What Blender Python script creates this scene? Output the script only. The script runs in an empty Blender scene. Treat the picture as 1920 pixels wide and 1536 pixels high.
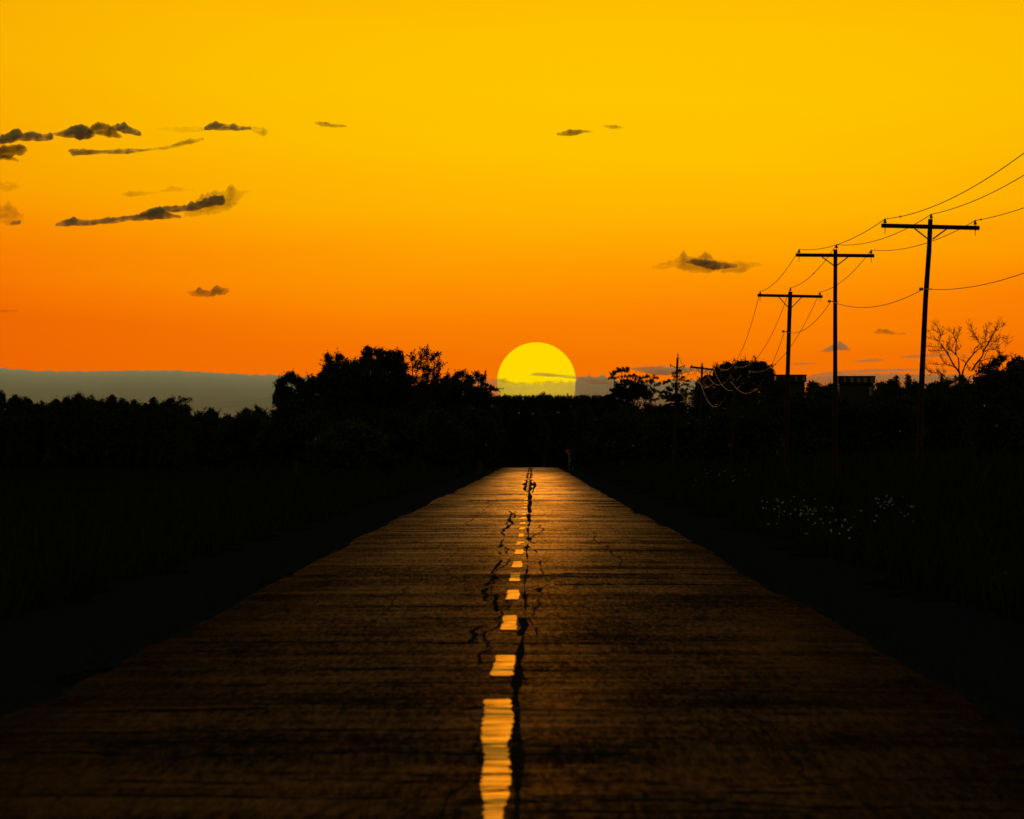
import bpy, math, random
import numpy as np
random.seed(7)
RNG = np.random.default_rng(11)
S = bpy.context.scene
COL = S.collection
R = math.radians

# ------------------------------------------------------------------ camera
F = 11500.0            # focal length in photo pixels (1920 wide)
HX, HY = 998.0, 850.0  # where the road runs to the horizon
CH = 1.77              # eye height above the road
cd = bpy.data.cameras.new('camera')
cam = bpy.data.objects.new('camera', cd)
COL.objects.link(cam)
cam.location = (0, 0, CH)
cam.rotation_euler = (R(90), 0, 0)
cd.sensor_width = 36.0
cd.lens = 36.0 * F / 1920.0
cd.shift_x = (960 - HX) / 1920.0
cd.shift_y = (HY - 768) / 1920.0
cd.clip_start = 1.0
cd.clip_end = 120000.0
cd.dof.use_dof = True
cd.dof.focus_distance = 210.0
cd.dof.aperture_fstop = 9.0
S.camera = cam

# ------------------------------------------------------------------ sky
def lin(c):
    return tuple(((v / 255.0) / 12.92 if v / 255.0 <= 0.04045 else ((v / 255.0 + 0.055) / 1.055) ** 2.4) for v in c)

W = bpy.data.worlds.new("World")
S.world = W
W.use_nodes = True
nt = W.node_tree
for n in list(nt.nodes):
    nt.nodes.remove(n)
N, L = nt.nodes.new, nt.links.new
def math_node(op, a, b=None, c=None, clamp=False):
    n = N('ShaderNodeMath'); n.operation = op; n.use_clamp = clamp
    for i, v in enumerate((a, b, c)):
        if v is None: continue
        if isinstance(v, (int, float)): n.inputs[i].default_value = v
        else: L(v, n.inputs[i])
    return n.outputs[0]
def smooth_node(v, a, b):
    n = N('ShaderNodeMapRange'); n.interpolation_type = 'SMOOTHSTEP'
    L(v, n.inputs['Value'])
    n.inputs['From Min'].default_value = a; n.inputs['From Max'].default_value = b
    return n.outputs['Result']
tc = N('ShaderNodeTexCoord')
sp = N('ShaderNodeSeparateXYZ'); L(tc.outputs['Generated'], sp.inputs[0])
el = math_node('MULTIPLY', math_node('ARCSINE', sp.outputs[2]), 180 / math.pi)
az = math_node('MULTIPLY', math_node('ARCTAN2', sp.outputs[0], sp.outputs[1]), 180 / math.pi)
s_ = math_node('DIVIDE', math_node('SUBTRACT', az, 1.0), 6.0)
s2 = math_node('MULTIPLY', s_, s_, clamp=False)
s2 = math_node('MINIMUM', s2, 1.6)
# faint uneven banding of the evening air
mp = N('ShaderNodeMapping'); L(tc.outputs['Generated'], mp.inputs[0]); mp.inputs['Scale'].default_value = (14, 14, 130)
nz = N('ShaderNodeTexNoise'); L(mp.outputs[0], nz.inputs['Vector']); nz.inputs['Scale'].default_value = 1.0; nz.inputs['Detail'].default_value = 4
wob = math_node('MULTIPLY', math_node('SUBTRACT', nz.outputs['Fac'], 0.5), 0.5)
e2 = math_node('ADD', math_node('SUBTRACT', el, math_node('MULTIPLY', s2, 0.42)), wob)
ramp = N('ShaderNodeValToRGB')
L(math_node('DIVIDE', e2, 8.0, clamp=True), ramp.inputs[0])
RAMP = [(0.0, (240, 108, 1)), (0.9, (245, 117, 1)), (1.25, (252, 131, 1)), (1.75, (255, 156, 0)), (2.2, (255, 178, 0)),
        (2.75, (255, 192, 0)), (3.3, (255, 197, 0)), (3.9, (255, 194, 0)), (4.5, (255, 184, 2)), (8.0, (246, 160, 8))]
cr = ramp.color_ramp
while len(cr.elements) < len(RAMP): cr.elements.new(0.5)
for e, (p, c) in zip(cr.elements, RAMP):
    e.position = p / 8.0; e.color = (*lin(c), 1)
tint = N('ShaderNodeCombineXYZ')
L(math_node('SUBTRACT', 1.0, math_node('MULTIPLY', s2, 0.05)), tint.inputs[0])
L(math_node('SUBTRACT', 1.0, math_node('MULTIPLY', s2, 0.2)), tint.inputs[1])
tint.inputs[2].default_value = 1.0
glow = N('ShaderNodeMix'); glow.data_type = 'RGBA'; glow.blend_type = 'MULTIPLY'; glow.inputs['Factor'].default_value = 1.0
L(ramp.outputs[0], glow.inputs['A']); L(tint.outputs[0], glow.inputs['B'])
sky = N('ShaderNodeTexSky'); sky.sky_type = 'NISHITA'; sky.sun_disc = False
sky.sun_elevation = R(1.3); sky.sun_rotation = R(0.04)
sky.air_density = 1.4; sky.dust_density = 2.0; sky.ozone_density = 1.5
skb = N('ShaderNodeVectorMath'); skb.operation = 'SCALE'; L(sky.outputs[0], skb.inputs[0]); skb.inputs['Scale'].default_value = 0.4
GLOW_TOP = (4.6, 9.0)
up = smooth_node(el, *GLOW_TOP)
side = smooth_node(math_node('ABSOLUTE', az), 25.0, 80.0)
keep = math_node('MULTIPLY', math_node('SUBTRACT', 1.0, up), math_node('SUBTRACT', 1.0, side))
mx = N('ShaderNodeMix'); mx.data_type = 'RGBA'
haz = N('ShaderNodeVectorMath'); haz.operation = 'MULTIPLY'; L(skb.outputs[0], haz.inputs[0]); haz.inputs[1].default_value = (1.3, 1.0, 0.45)  # dusty warm evening air
L(keep, mx.inputs['Factor']); L(haz.outputs[0], mx.inputs['A']); L(glow.outputs['Result'], mx.inputs['B'])
bg = N('ShaderNodeBackground'); L(mx.outputs['Result'], bg.inputs['Color']); bg.inputs['Strength'].default_value = 1.0
wo = N('ShaderNodeOutputWorld'); L(bg.outputs[0], wo.inputs['Surface'])

# ------------------------------------------------------------------ sun lamp, exposure
sl = bpy.data.lights.new('sun_lamp', 'SUN')
sl.energy = 0.28
sl.angle = R(0.5)
sl.color = (1.0, 0.315, 0.02)
slo = bpy.data.objects.new('sun_lamp', sl)
COL.objects.link(slo)
slo.rotation_euler = (R(90 - 1.45), 0, R(180 - 0.04))
slo.location = (0, 50, 60)
S.view_settings.view_transform = 'Standard'
S.view_settings.look = 'None'
S.view_settings.exposure = 0.0
S.view_settings.gamma = 1.0
S.cycles.transparent_max_bounces = 48
S.cycles.max_bounces = 12
S.cycles.volume_bounces = 12
S.cycles.volume_step_rate = 1.0
S.cycles.volume_max_steps = 256

# ------------------------------------------------------------------ helpers
def P(px, py, D):
    return np.array(((px - HX) / F * D, D, CH + (HY - py) / F * D))
def sst(t):
    t = np.clip(t, 0, 1); return t * t * (3 - 2 * t)
def gz(x, y):
    """height of the ground"""
    x = np.asarray(x, float); y = np.asarray(y, float)
    z = -0.10 + 0 * x
    z = z - 0.18 * np.exp(-((x - 5.3) / 0.9) ** 2) - 0.2 * np.exp(-((x + 6.2) / 1.2) ** 2)
    z = z + 1.15 * sst((x - 6.2) / 4.5) * sst((y - 20) / 60)
    z = z + 2.4 * sst((x - 13) / 20) * sst((y - 120) / 160)
    z = z - 1.6 * sst((y - 758) / 50)
    z = z + 0.05 * np.sin(x * .9 + y * .21) * sst((np.abs(x) - 5) / 3) + 0.1 * np.sin(x * .13 + 1.3) * np.sin(y * .05) * sst((np.abs(x) - 6) / 5)
    return z
def tag(o, label=None, cat=None, group=None, kind=None):
    if label: o['label'] = label
    if cat: o['category'] = cat
    if group: o['group'] = group
    if kind: o['kind'] = kind
    return o
def thing(name, label, cat, loc, group=None):
    o = bpy.data.objects.new(name, None); COL.objects.link(o)
    o.location = tuple(loc); o.empty_display_size = 0.2
    return tag(o, label, cat, group)
def link(name, V, faces, m, parent=None, smooth=False):
    """one mesh object; V in world coordinates"""
    V = np.asarray(V, float).reshape(-1, 3)
    if parent is not None:
        org = np.array(parent.location)
        if parent.parent is not None: org = org + np.array(parent.parent.location)
    else:
        org = V.mean(axis=0); org[2] = V[:, 2].min()
    me = bpy.data.meshes.new(name)
    V = V - org
    if isinstance(faces, np.ndarray):
        k = faces.shape[1]; nf = len(faces)
        me.vertices.add(len(V)); me.vertices.foreach_set('co', V.astype(np.float32).ravel())
        me.loops.add(nf * k); me.loops.foreach_set('vertex_index', faces.astype(np.int32).ravel())
        me.polygons.add(nf); me.polygons.foreach_set('loop_start', np.arange(0, nf * k, k, dtype=np.int32))
        me.update(calc_edges=True)
    else:
        me.from_pydata([tuple(v) for v in V], [], faces); me.update()
    if smooth: me.polygons.foreach_set('use_smooth', [True] * len(me.polygons))
    me.materials.append(m)
    o = bpy.data.objects.new(name, me); COL.objects.link(o)
    if parent is not None: o.parent = parent
    else: o.location = tuple(org)
    return o
class MB:
    def __init__(s): s.V = []; s.Fc = []
    def add(s, V, Fc):
        b = len(s.V); s.V += [tuple(v) for v in V]; s.Fc += [tuple(i + b for i in f) for f in Fc]
    def tube(s, pts, rad, n=7, cap=True):
        pts = [np.array(p, float) for p in pts]
        if isinstance(rad, (int, float)): rad = [rad] * len(pts)
        V = []; up = np.array((0, 0, 1.0))
        for i, p in enumerate(pts):
            d = pts[min(i + 1, len(pts) - 1)] - pts[max(i - 1, 0)]
            d = d / (np.linalg.norm(d) + 1e-9)
            ref = up if abs(d[2]) < .9 else np.array((0, 1.0, 0))
            a = np.cross(d, ref); a /= np.linalg.norm(a); b = np.cross(d, a)
            for k in range(n):
                t = 2 * math.pi * k / n
                V.append(p + rad[i] * (math.cos(t) * a + math.sin(t) * b))
        Fc = []
        for i in range(len(pts) - 1):
            for k in range(n):
                Fc.append((i * n + k, i * n + (k + 1) % n, (i + 1) * n + (k + 1) % n, (i + 1) * n + k))
        if cap:
            Fc.append(tuple(range(n - 1, -1, -1))); Fc.append(tuple((len(pts) - 1) * n + k for k in range(n)))
        s.add(V, Fc)
    def box(s, a, b, w, h):
        """bar from a to b, section w (depth, along y) by h (upright)"""
        a = np.array(a, float); b = np.array(b, float); d = (b - a) / np.linalg.norm(b - a)
        y = np.array((0, 1.0, 0)); y = y - d * d.dot(y); y /= np.linalg.norm(y); z = np.cross(d, y)
        V = []
        for p in (a, b):
            for sy, sz in ((-1, -1), (1, -1), (1, 1), (-1, 1)):
                V.append(p + y * sy * w / 2 + z * sz * h / 2)
        s.add(V, [(3, 2, 1, 0), (4, 5, 6, 7), (0, 1, 5, 4), (1, 2, 6, 5), (2, 3, 7, 6), (3, 0, 4, 7)])
    def lathe(s, c, prof, n=10, axis=(0, 0, 1)):
        c = np.array(c, float); ax = np.array(axis, float); ax /= np.linalg.norm(ax)
        ref = np.array((0, 1.0, 0)) if abs(ax[1]) < .9 else np.array((1.0, 0, 0))
        a = np.cross(ax, ref); a /= np.linalg.norm(a); b = np.cross(ax, a)
        V = [c + ax * h + r * (math.cos(2 * math.pi * k / n) * a + math.sin(2 * math.pi * k / n) * b) for r, h in prof for k in range(n)]
        Fc = [(i * n + k, i * n + (k + 1) % n, (i + 1) * n + (k + 1) % n, (i + 1) * n + k) for i in range(len(prof) - 1) for k in range(n)]
        Fc.append(tuple(range(n - 1, -1, -1))); Fc.append(tuple((len(prof) - 1) * n + k for k in range(n)))
        s.add(V, Fc)
    def build(s, name, m, parent=None, smooth=False): return link(name, s.V, s.Fc, m, parent, smooth)

# ------------------------------------------------------------------ materials
def new_mat(name):
    m = bpy.data.materials.new(name); m.use_nodes = True
    t = m.node_tree; b = t.nodes['Principled BSDF']
    return m, t, b
def noisy(name, c1, c2, scale=3.0, rough=0.9, spec=0.2, detail=5, metallic=0.0, stretch=None, bump=0.0):
    m, t, b = new_mat(name)
    co = t.nodes.new('ShaderNodeTexCoord'); n = t.nodes.new('ShaderNodeTexNoise')
    n.inputs['Scale'].default_value = scale; n.inputs['Detail'].default_value = detail
    if stretch:
        mpn = t.nodes.new('ShaderNodeMapping'); mpn.inputs['Scale'].default_value = stretch
        t.links.new(co.outputs['Object'], mpn.inputs[0]); t.links.new(mpn.outputs[0], n.inputs['Vector'])
    else: t.links.new(co.outputs['Object'], n.inputs['Vector'])
    r = t.nodes.new('ShaderNodeValToRGB'); r.color_ramp.elements[0].color = (*c1, 1); r.color_ramp.elements[1].color = (*c2, 1)
    r.color_ramp.elements[0].position = .35; r.color_ramp.elements[1].position = .65
    t.links.new(n.outputs['Fac'], r.inputs[0]); t.links.new(r.outputs[0], b.inputs['Base Color'])
    b.inputs['Roughness'].default_value = rough; b.inputs['Specular IOR Level'].default_value = spec; b.inputs['Metallic'].default_value = metallic
    if bump:
        bn = t.nodes.new('ShaderNodeBump'); bn.inputs['Strength'].default_value = bump; t.links.new(n.outputs['Fac'], bn.inputs['Height']); t.links.new(bn.outputs[0], b.inputs['Normal'])
    return m
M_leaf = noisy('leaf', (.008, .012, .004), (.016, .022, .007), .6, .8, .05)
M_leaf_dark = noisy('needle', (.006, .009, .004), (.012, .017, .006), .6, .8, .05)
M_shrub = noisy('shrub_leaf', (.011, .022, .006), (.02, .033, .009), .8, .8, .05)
M_twig = noisy('twig', (.05, .02, .01), (.085, .035, .018), 3, .8, .1)
M_bark = noisy('bark', (.012, .009, .006), (.02, .015, .011), 4, .9, .1, stretch=(1, 1, .15), bump=.4)
M_pole = noisy('pole_wood', (.007, .005, .004), (.014, .010, .008), 5, .85, .08, stretch=(6, 6, .3), bump=.4)
M_iron = noisy('galvanised_iron', (.18, .17, .16), (.28, .27, .25), 8, .6, .4, metallic=.6)
M_ins = noisy('insulator_glaze', (.05, .025, .018), (.08, .04, .03), 5, .3, .5)
M_wire = noisy('aluminium_wire', (.07, .068, .066), (.11, .108, .105), 2, .6, .3, metallic=.3)
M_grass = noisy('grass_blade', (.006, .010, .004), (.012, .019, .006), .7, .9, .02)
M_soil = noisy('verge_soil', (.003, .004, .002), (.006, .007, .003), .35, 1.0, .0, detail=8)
M_petal = noisy('white_petal', (.10, .10, .097), (.18, .18, .176), 3, .7, .1)
M_paint_w = noisy('white_paint', (.045, .045, .048), (.08, .08, .085), 3, .6, .3)
M_paint_o = noisy('orange_sign', (.09, .024, .006), (.12, .032, .008), 3, .5, .3)
M_steel = noisy('sign_post_steel', (.12, .12, .12), (.2, .2, .2), 6, .6, .4, metallic=.5)
M_darkpaint = noisy('dark_board', (.004, .004, .006), (.008, .008, .011), 2, .7, .2)

# ------------------------------------------------------------------ ground, verges, road
def axis(*segs):
    out = []
    for a, b, n in segs: out += list(np.linspace(a, b, n, endpoint=False))
    out.append(segs[-1][1]); return np.array(out)
def grid(xs, ys, zf):
    X, Y = np.meshgrid(xs, ys); Z = zf(X, Y)
    V = np.stack([X, Y, Z], -1).reshape(-1, 3)
    nx, ny = len(xs), len(ys)
    i = (np.arange(ny - 1)[:, None] * nx + np.arange(nx - 1)[None, :]).ravel()
    return V, np.stack([i, i + 1, i + nx + 1, i + nx], 1)
gx = axis((-9000, -400, 10), (-400, -40, 18), (-40, -8, 24), (-8, 14, 60), (14, 60, 30), (60, 400, 17), (400, 9000, 10))
gy = axis((-60, 20, 8), (20, 260, 120), (260, 740, 100), (740, 840, 40), (840, 1500, 20), (1500, 11000, 14))
V, Fc = grid(gx, gy, gz)
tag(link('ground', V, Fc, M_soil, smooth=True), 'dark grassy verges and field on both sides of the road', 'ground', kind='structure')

# gravel shoulders, bluish grey and bare
M_gravel, t, b = new_mat('gravel')
co = t.nodes.new('ShaderNodeTexCoord'); vo = t.nodes.new('ShaderNodeTexVoronoi'); vo.inputs['Scale'].default_value = 22
t.links.new(co.outputs['Object'], vo.inputs['Vector'])
rp = t.nodes.new('ShaderNodeValToRGB'); rp.color_ramp.elements[0].color = (.003, .004, .007, 1); rp.color_ramp.elements[1].color = (.012, .015, .023, 1)
t.links.new(vo.outputs['Color'], rp.inputs[0]); t.links.new(rp.outputs[0], b.inputs['Base Color'])
bn = t.nodes.new('ShaderNodeBump'); bn.inputs['Strength'].default_value = .8; bn.inputs['Distance'].default_value = .03
t.links.new(vo.outputs['Distance'], bn.inputs['Height']); t.links.new(bn.outputs[0], b.inputs['Normal'])
b.inputs['Roughness'].default_value = 1.0; b.inputs['Specular IOR Level'].default_value = .0
def shoulder(x0, x1):
    ys = axis((22, 300, 220), (300, 757, 140))
    k = 9; V = []
    for y in ys:
        w0 = x0 + .25 * math.sin(y * .31) + .18 * math.sin(y * .83 + 1); w1 = x1 + .5 * math.sin(y * .17 + 2) + .3 * math.sin(y * .71)
        for i in range(k):
            x = w0 + (w1 - w0) * i / (k - 1); V.append((x, y, float(gz(x, y)) + .012))
    Fq = np.array([(j * k + i, j * k + i + 1, (j + 1) * k + i + 1, (j + 1) * k + i) for j in range(len(ys) - 1) for i in range(k - 1)])
    tag(link('gravel_shoulder', V, Fq, M_gravel, smooth=True), kind='structure')
shoulder(-6.4, -3.2); shoulder(2.9, 5.7)

# road: asphalt with real heaves, ripples and cracked humps
_pn = RNG.uniform(0, 6.28, 40)
CRACKS = [(31.2, .018), (36.1, .028), (41.6, .03), (50.1, .026), (57.5, .014), (88.0, .04), (94.0, .02), (112, .022), (150, .016),
          (226, .05), (262, .025), (330, .04), (395, .05), (470, .05), (545, .05), (610, .06), (665, .06), (715, .06)]
def road_z(x, y):
    x = np.asarray(x, float); y = np.asarray(y, float)
    z = .0009 * np.sin(y * 2.1 + _pn[0] + .3 * np.sin(x * .8)) + .0016 * np.sin(y * .93 + _pn[1] + .4 * np.sin(x * .7)) + .004 * np.sin(y * .41 + _pn[2] + .1 * x)
    z = z + .010 * np.sin(y * .19 + _pn[3]) + .012 * np.sin(y * .083 + _pn[4] + .15 * x)
    for k in range(8):
        fy = 2.5 + 1.1 * k; fx = .5 + .35 * k
        z = z + .0007 * np.sin(y * fy + _pn[5 + k] + 1.3 * np.sin(x * fx + _pn[15 + k])) * np.sin(y * .13 * (k + 1) + _pn[25 + k] + x * .4)
    for i, (yk, a) in enumerate(CRACKS):
        yc = yk + .5 * np.sin(x * .6 + i) + .18 * np.sin(x * 2.3 + 2 * i) + .08 * np.sin(x * 6.1 + i * 3)
        d = y - yc; wd = .35 + yk * .0022
        amp = a * (.65 + .35 * np.sin(x * .9 + i * 1.7))
        z = z + amp * np.exp(-(d / (2.2 * wd)) ** 2) - 1.6 * amp * np.exp(-(d / (.35 * wd)) ** 2)
    z = z - .02 * (np.abs(x + .2) / 3.55) ** 2
    z = z - 1.6 * sst((y - 758) / 50)
    return z
def _series(step, amp):
    v = RNG.normal(0, amp, int(800 / step) + 4); g_ = np.arange(len(v)) * step
    return lambda y: np.interp(y, g_, v)
_el = [_series(st, a) for st, a in ((40, .05), (11, .05), (3, .03), (.9, .022), (.35, .015))]
_er = [_series(st, a) for st, a in ((40, .05), (11, .05), (3, .03), (.9, .022), (.35, .015))]
def xl(y): return -3.74 + sum(f(y) for f in _el)
def xr(y): return 3.27 + sum(f(y) for f in _er)
ys = np.concatenate([np.arange(24, 70, .09), np.arange(70, 150, .16), np.arange(150, 320, .3), np.arange(320, 775, .5)])
u = np.linspace(0, 1, 41)
XL = np.array([xl(y) for y in ys]); XR = np.array([xr(y) for y in ys])
X = XL[:, None] + (XR - XL)[:, None] * u[None, :]; Y = np.repeat(ys[:, None], 41, 1); Z = road_z(X, Y)
Z[:, 0] = -.14 - 1.6 * sst((ys - 758) / 50); Z[:, -1] = Z[:, 0]; X[:, 0] -= .05; X[:, -1] += .05
V = np.stack([X, Y, Z], -1).reshape(-1, 3)
i = (np.arange(len(ys) - 1)[:, None] * 41 + np.arange(40)[None, :]).ravel()
Fq = np.stack([i, i + 1, i + 42, i + 41], 1)

SHEEN_NEAR, SHEEN_FAR = .028, .56
M_road, t, b = new_mat('worn_asphalt')
tn, tl = t.nodes.new, t.links.new
co = tn('ShaderNodeTexCoord')
def tnoise(scale, stretch, detail=5, rough=.6):
    mpn = tn('ShaderNodeMapping'); mpn.inputs['Scale'].default_value = stretch; tl(co.outputs['Object'], mpn.inputs[0])
    n = tn('ShaderNodeTexNoise'); n.inputs['Scale'].default_value = scale; n.inputs['Detail'].default_value = detail; n.inputs['Roughness'].default_value = rough
    tl(mpn.outputs[0], n.inputs['Vector']); return n.outputs['Fac']
n_ag = tnoise(1.0, (40, 3.0, 1), 6, .8)          # aggregate
n_pat = tnoise(.7, (1, .16, 1), 7, .7)      # large worn patches
n_str = tnoise(1.3, (.5, .9, 1), 6, .75)    # transverse streaks
rp = tn('ShaderNodeValToRGB'); tl(n_pat, rp.inputs[0])
rp.color_ramp.elements[0].position = .36; rp.color_ramp.elements[0].color = (.003, .0038, .0025, 1)
rp.color_ramp.elements[1].position = .66; rp.color_ramp.elements[1].color = (.016, .0085, .004, 1)
rp2 = tn('ShaderNodeValToRGB'); tl(n_ag, rp2.inputs[0])
rp2.color_ramp.elements[0].position = .35; rp2.color_ramp.elements[0].color = (.15, .16, .15, 1)
rp2.color_ramp.elements[1].position = .7; rp2.color_ramp.elements[1].color = (1.9, 1.7, 1.5, 1)
mm = tn('ShaderNodeMix'); mm.data_type = 'RGBA'; mm.blend_type = 'MULTIPLY'; mm.inputs['Factor'].default_value = 1
tl(rp.outputs[0], mm.inputs['A']); tl(rp2.outputs[0], mm.inputs['B'])
pos = tn('ShaderNodeSeparateXYZ'); tl(co.outputs['Generated'], pos.inputs[0])
pos_o = tn('ShaderNodeSeparateXYZ'); tl(co.outputs['Object'], pos_o.inputs[0])
def remap(v, lo, hi, v0, v1, smooth=True):
    q = tn('ShaderNodeMapRange'); q.interpolation_type = 'SMOOTHSTEP' if smooth else 'LINEAR'; tl(v, q.inputs['Value'])
    q.inputs['From Min'].default_value = lo; q.inputs['From Max'].default_value = hi; q.inputs['To Min'].default_value = v0; q.inputs['To Max'].default_value = v1
    return q.outputs[0]
def calc(op, a, b_):
    q = tn('ShaderNodeMath'); q.operation = op
    for k_, v_ in enumerate((a, b_)):
        if isinstance(v_, (int, float)): q.inputs[k_].default_value = v_
        else: tl(v_, q.inputs[k_])
    return q.outputs[0]
n_fin = tnoise(1.0, (26, 1.5, 1), 6, .78)     # stones and pop outs
n_band = tnoise(1.0, (.06, .42, 1), 9, .82)   # rough and polished bands across the road
mask = calc('ADD', calc('ADD', calc('MULTIPLY', n_fin, .42), calc('MULTIPLY', n_band, .38)), calc('MULTIPLY', n_pat, .2))
mask = remap(mask, .43, .62, .04, 1.0)
edge = remap(calc('ABSOLUTE', pos_o.outputs[0], 0), 1.0, 3.7, 1.0, .2)     # gloss cut toward both sides, so the fall-off into dark is painted in
sheen = remap(pos.outputs[1], .004, .36, SHEEN_NEAR, SHEEN_FAR)                          # bright far glare and dim foreground put into the gloss share by distance
fac = calc('MULTIPLY', calc('MULTIPLY', mask, edge), sheen)
t.nodes.remove(b)
dif = tn('ShaderNodeBsdfDiffuse'); tl(mm.outputs['Result'], dif.inputs['Color'])
gls = tn('ShaderNodeBsdfGlossy'); gls.inputs['Color'].default_value = (.82, .74, .5, 1); gls.inputs['Roughness'].default_value = .42
bn = tn('ShaderNodeBump'); bn.inputs['Strength'].default_value = .15; bn.inputs['Distance'].default_value = .004
tl(n_ag, bn.inputs['Height']); tl(bn.outputs[0], gls.inputs['Normal'])
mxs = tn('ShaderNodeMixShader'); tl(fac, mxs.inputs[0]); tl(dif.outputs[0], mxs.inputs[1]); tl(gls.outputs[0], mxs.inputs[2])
tl(mxs.outputs[0], t.nodes['Material Output'].inputs['Surface'])

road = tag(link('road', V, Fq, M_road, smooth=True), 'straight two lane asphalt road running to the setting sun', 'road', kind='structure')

# dark tar along the centre joint and wandering cracks left of it (marks of the road surface)
M_tar = noisy('tar', (.006, .006, .006), (.014, .013, .012), 6, .95, .0)
def ribbon(pts, name, lift, m, parent=None, mb=None):
    """pts: (x, y, halfwidth); ribbon laid on the road"""
    own = mb is None
    mb = mb or MB(); V = []
    for x, y, w in pts:
        for s in (-1, 1): V.append((x + s * w, y, float(road_z(x + s * w, y)) + lift))
    mb.add(V, [(2 * k, 2 * k + 1, 2 * k + 3, 2 * k + 2) for k in range(len(pts) - 1)])
    if own: return mb.build(name, m, parent)
tar = MB()
yy = 27.0; pts = []
while yy < 757:
    w = .026 + .008 * math.sin(yy * .37) + .008 * math.sin(yy * .9 + 1) + .006 * random.uniform(-1, 1)
    w = w * (1 - .55 * sst((yy - 46) / 8)) + .05 * sst((yy - 120) / 60)
    if 46 < yy < 200 and math.sin(yy * .55) + math.sin(yy * .23 + 1) < -.5: w *= .25
    for q, ww in ((54.6, .028), (63.5, .035), (47.3, .03), (75, .03), (116, .06), (128, .05)): w += ww * math.exp(-((yy - q) / 1.6) ** 2)
    if yy > 200: w += .15 * sst((yy - 200) / 140) * (1 + .5 * math.sin(yy * .13) + .4 * math.sin(yy * .041))
    cx_ = -.188 - .05 * sst((yy - 29) / 15)
    off = cx_ + .11 + .04 * sst((yy - 40) / 20) + .015 * math.sin(yy * .21)
    pts.append((off if yy < 230 else off - .14 * sst((yy - 230) / 80), yy, w)); yy += .35 if yy < 150 else .9
ribbon(pts, None, .004, None, mb=tar)
# broad stain
pts = [(.0 + .16 * math.exp(-((q - 345) / 45) ** 2), q, max(.03, .09 * math.exp(-((q - 345) / 45) ** 2) * random.uniform(.75, 1.2))) for q in np.arange(270, 380, 2.0)]
ribbon(pts, None, .0065, None, mb=tar)
tar.build('tar_seam', M_tar, road)
crk = MB()
def crack(path, w):
    pts = []
    for (x0, y0), (x1, y1) in zip(path, path[1:]):
        n = 8
        for k in range(n):
            q = k / n; pts.append((x0 + (x1 - x0) * q + random.uniform(-.015, .015), y0 + (y1 - y0) * q, w * random.uniform(.15, .75)))
    pts.append((*path[-1], w * .3)); ribbon(pts, None, .005, None, mb=crk)
def gp(px, py):
    D = CH * F / (py - HY); return ((px - HX) / F * D, D)
for path, w in [([(882, 1205), (892, 1190), (886, 1180), (905, 1172)], .05), ([(908, 1130), (912, 1118), (905, 1112), (915, 1105)], .06),
                ([(912, 1100), (930, 1082), (922, 1075), (940, 1052)], .06), ([(938, 1040), (937, 1034)], .05), ([(936, 1026), (943, 1020)], .06),
                ([(950, 992), (962, 982), (955, 975), (958, 968), (960, 962), (954, 957)], .07), ([(930, 1118), (928, 1135), (932, 1148)], .05),
                ([(990, 1068), (1018, 1068)], .03), ([(1003, 1108), (1015, 1104), (1010, 1112)], .05), ([(1002, 1032), (1008, 1036)], .05), ([(1000, 983), (1010, 983)], .06),
                ([(985, 1105), (1010, 1100)], .03), ([(978, 1160), (982, 1172), (974, 1190)], .06), ([(972, 1245), (975, 1262), (985, 1272)], .05)]:
    crack([gp(*q) for q in path], w)
for px, py in [(1106, 1011), (1113, 1012), (1126, 1018), (1106, 1025), (1108, 1045), (1191, 1011), (1164, 1015), (1245, 1027), (1305, 1055), (1230, 1086), (1318, 1158), (1272, 1220), (1416, 1088), (1482, 1128), (1028, 1098), (1184, 1101)]:
    x, y = gp(px, py); crack([(x - .04, y - .25), (x + .03, y + .2)], .045)
def wander(y0, y1, x0, drift, w):
    x = x0; y = y0; pts = []
    while y < y1:
        pts.append((x, y, max(.004, w * random.uniform(.3, 1.1)))); y += random.uniform(.25, .7) * (1 + y / 120); x += random.gauss(0, .035) + drift - .06 * (x - x0)
    if len(pts) > 2: ribbon(pts, None, .0055, None, mb=crk)
for y0, y1, x0, w in ((28, 41, -.42, .010), (52, 76, -.46, .014), (78, 104, -.52, .016), (108, 128, -.48, .022), (132, 190, -.6, .03), (60, 74, .06, .010), (88, 100, .12, .012), (120, 150, .12, .02), (33, 47, 1.5, .007), (62, 92, -1.7, .009), (95, 140, 1.35, .012), (150, 230, -1.6, .018)):
    wander(y0, y1, x0, 0, w)
def across(yc, xa, xb, w, lift=.0055):
    n = int((xb - xa) / .06); V = []; d = 0; ph = random.uniform(0, 6)
    for i in range(n + 1):
        x = xa + (xb - xa) * i / n; d += random.gauss(0, .05); d *= .93; q = w * random.uniform(.25, 1.2)
        y = yc + d + .4 * math.sin(x * .55 + ph)
        for s_ in (-1, 1): V.append((x, y + s_ * q, float(road_z(x, y + s_ * q)) + lift))
    crk.add(V, [(2 * i, 2 * i + 2, 2 * i + 3, 2 * i + 1) for i in range(n)])
for _ in range(34):
    yc = 1 / random.uniform(1 / 240, 1 / 28); ln = random.uniform(.6, 3.4); xa = random.uniform(-3.6, 3.1 - min(ln, 3)); across(yc, xa, min(xa + ln, 3.2), .02 + yc * .0011)
for yc, xa, xb in ((50.3, -3.5, -.4), (41.8, -3.4, .2), (36.3, -3.0, .6), (88.3, -3.6, -.4), (82, .3, 3.1), (90, .2, 3.2), (31.5, -2.6, 1.0), (58, -3.2, -.5), (226.5, -3.5, 3.1), (262, -3.4, 3.1), (331, -3.4, 3.1)): across(yc, xa, xb, (.03 + yc * .0016) * (1 if yc < 75 else 2.6 if yc < 150 else 3.6))
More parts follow.
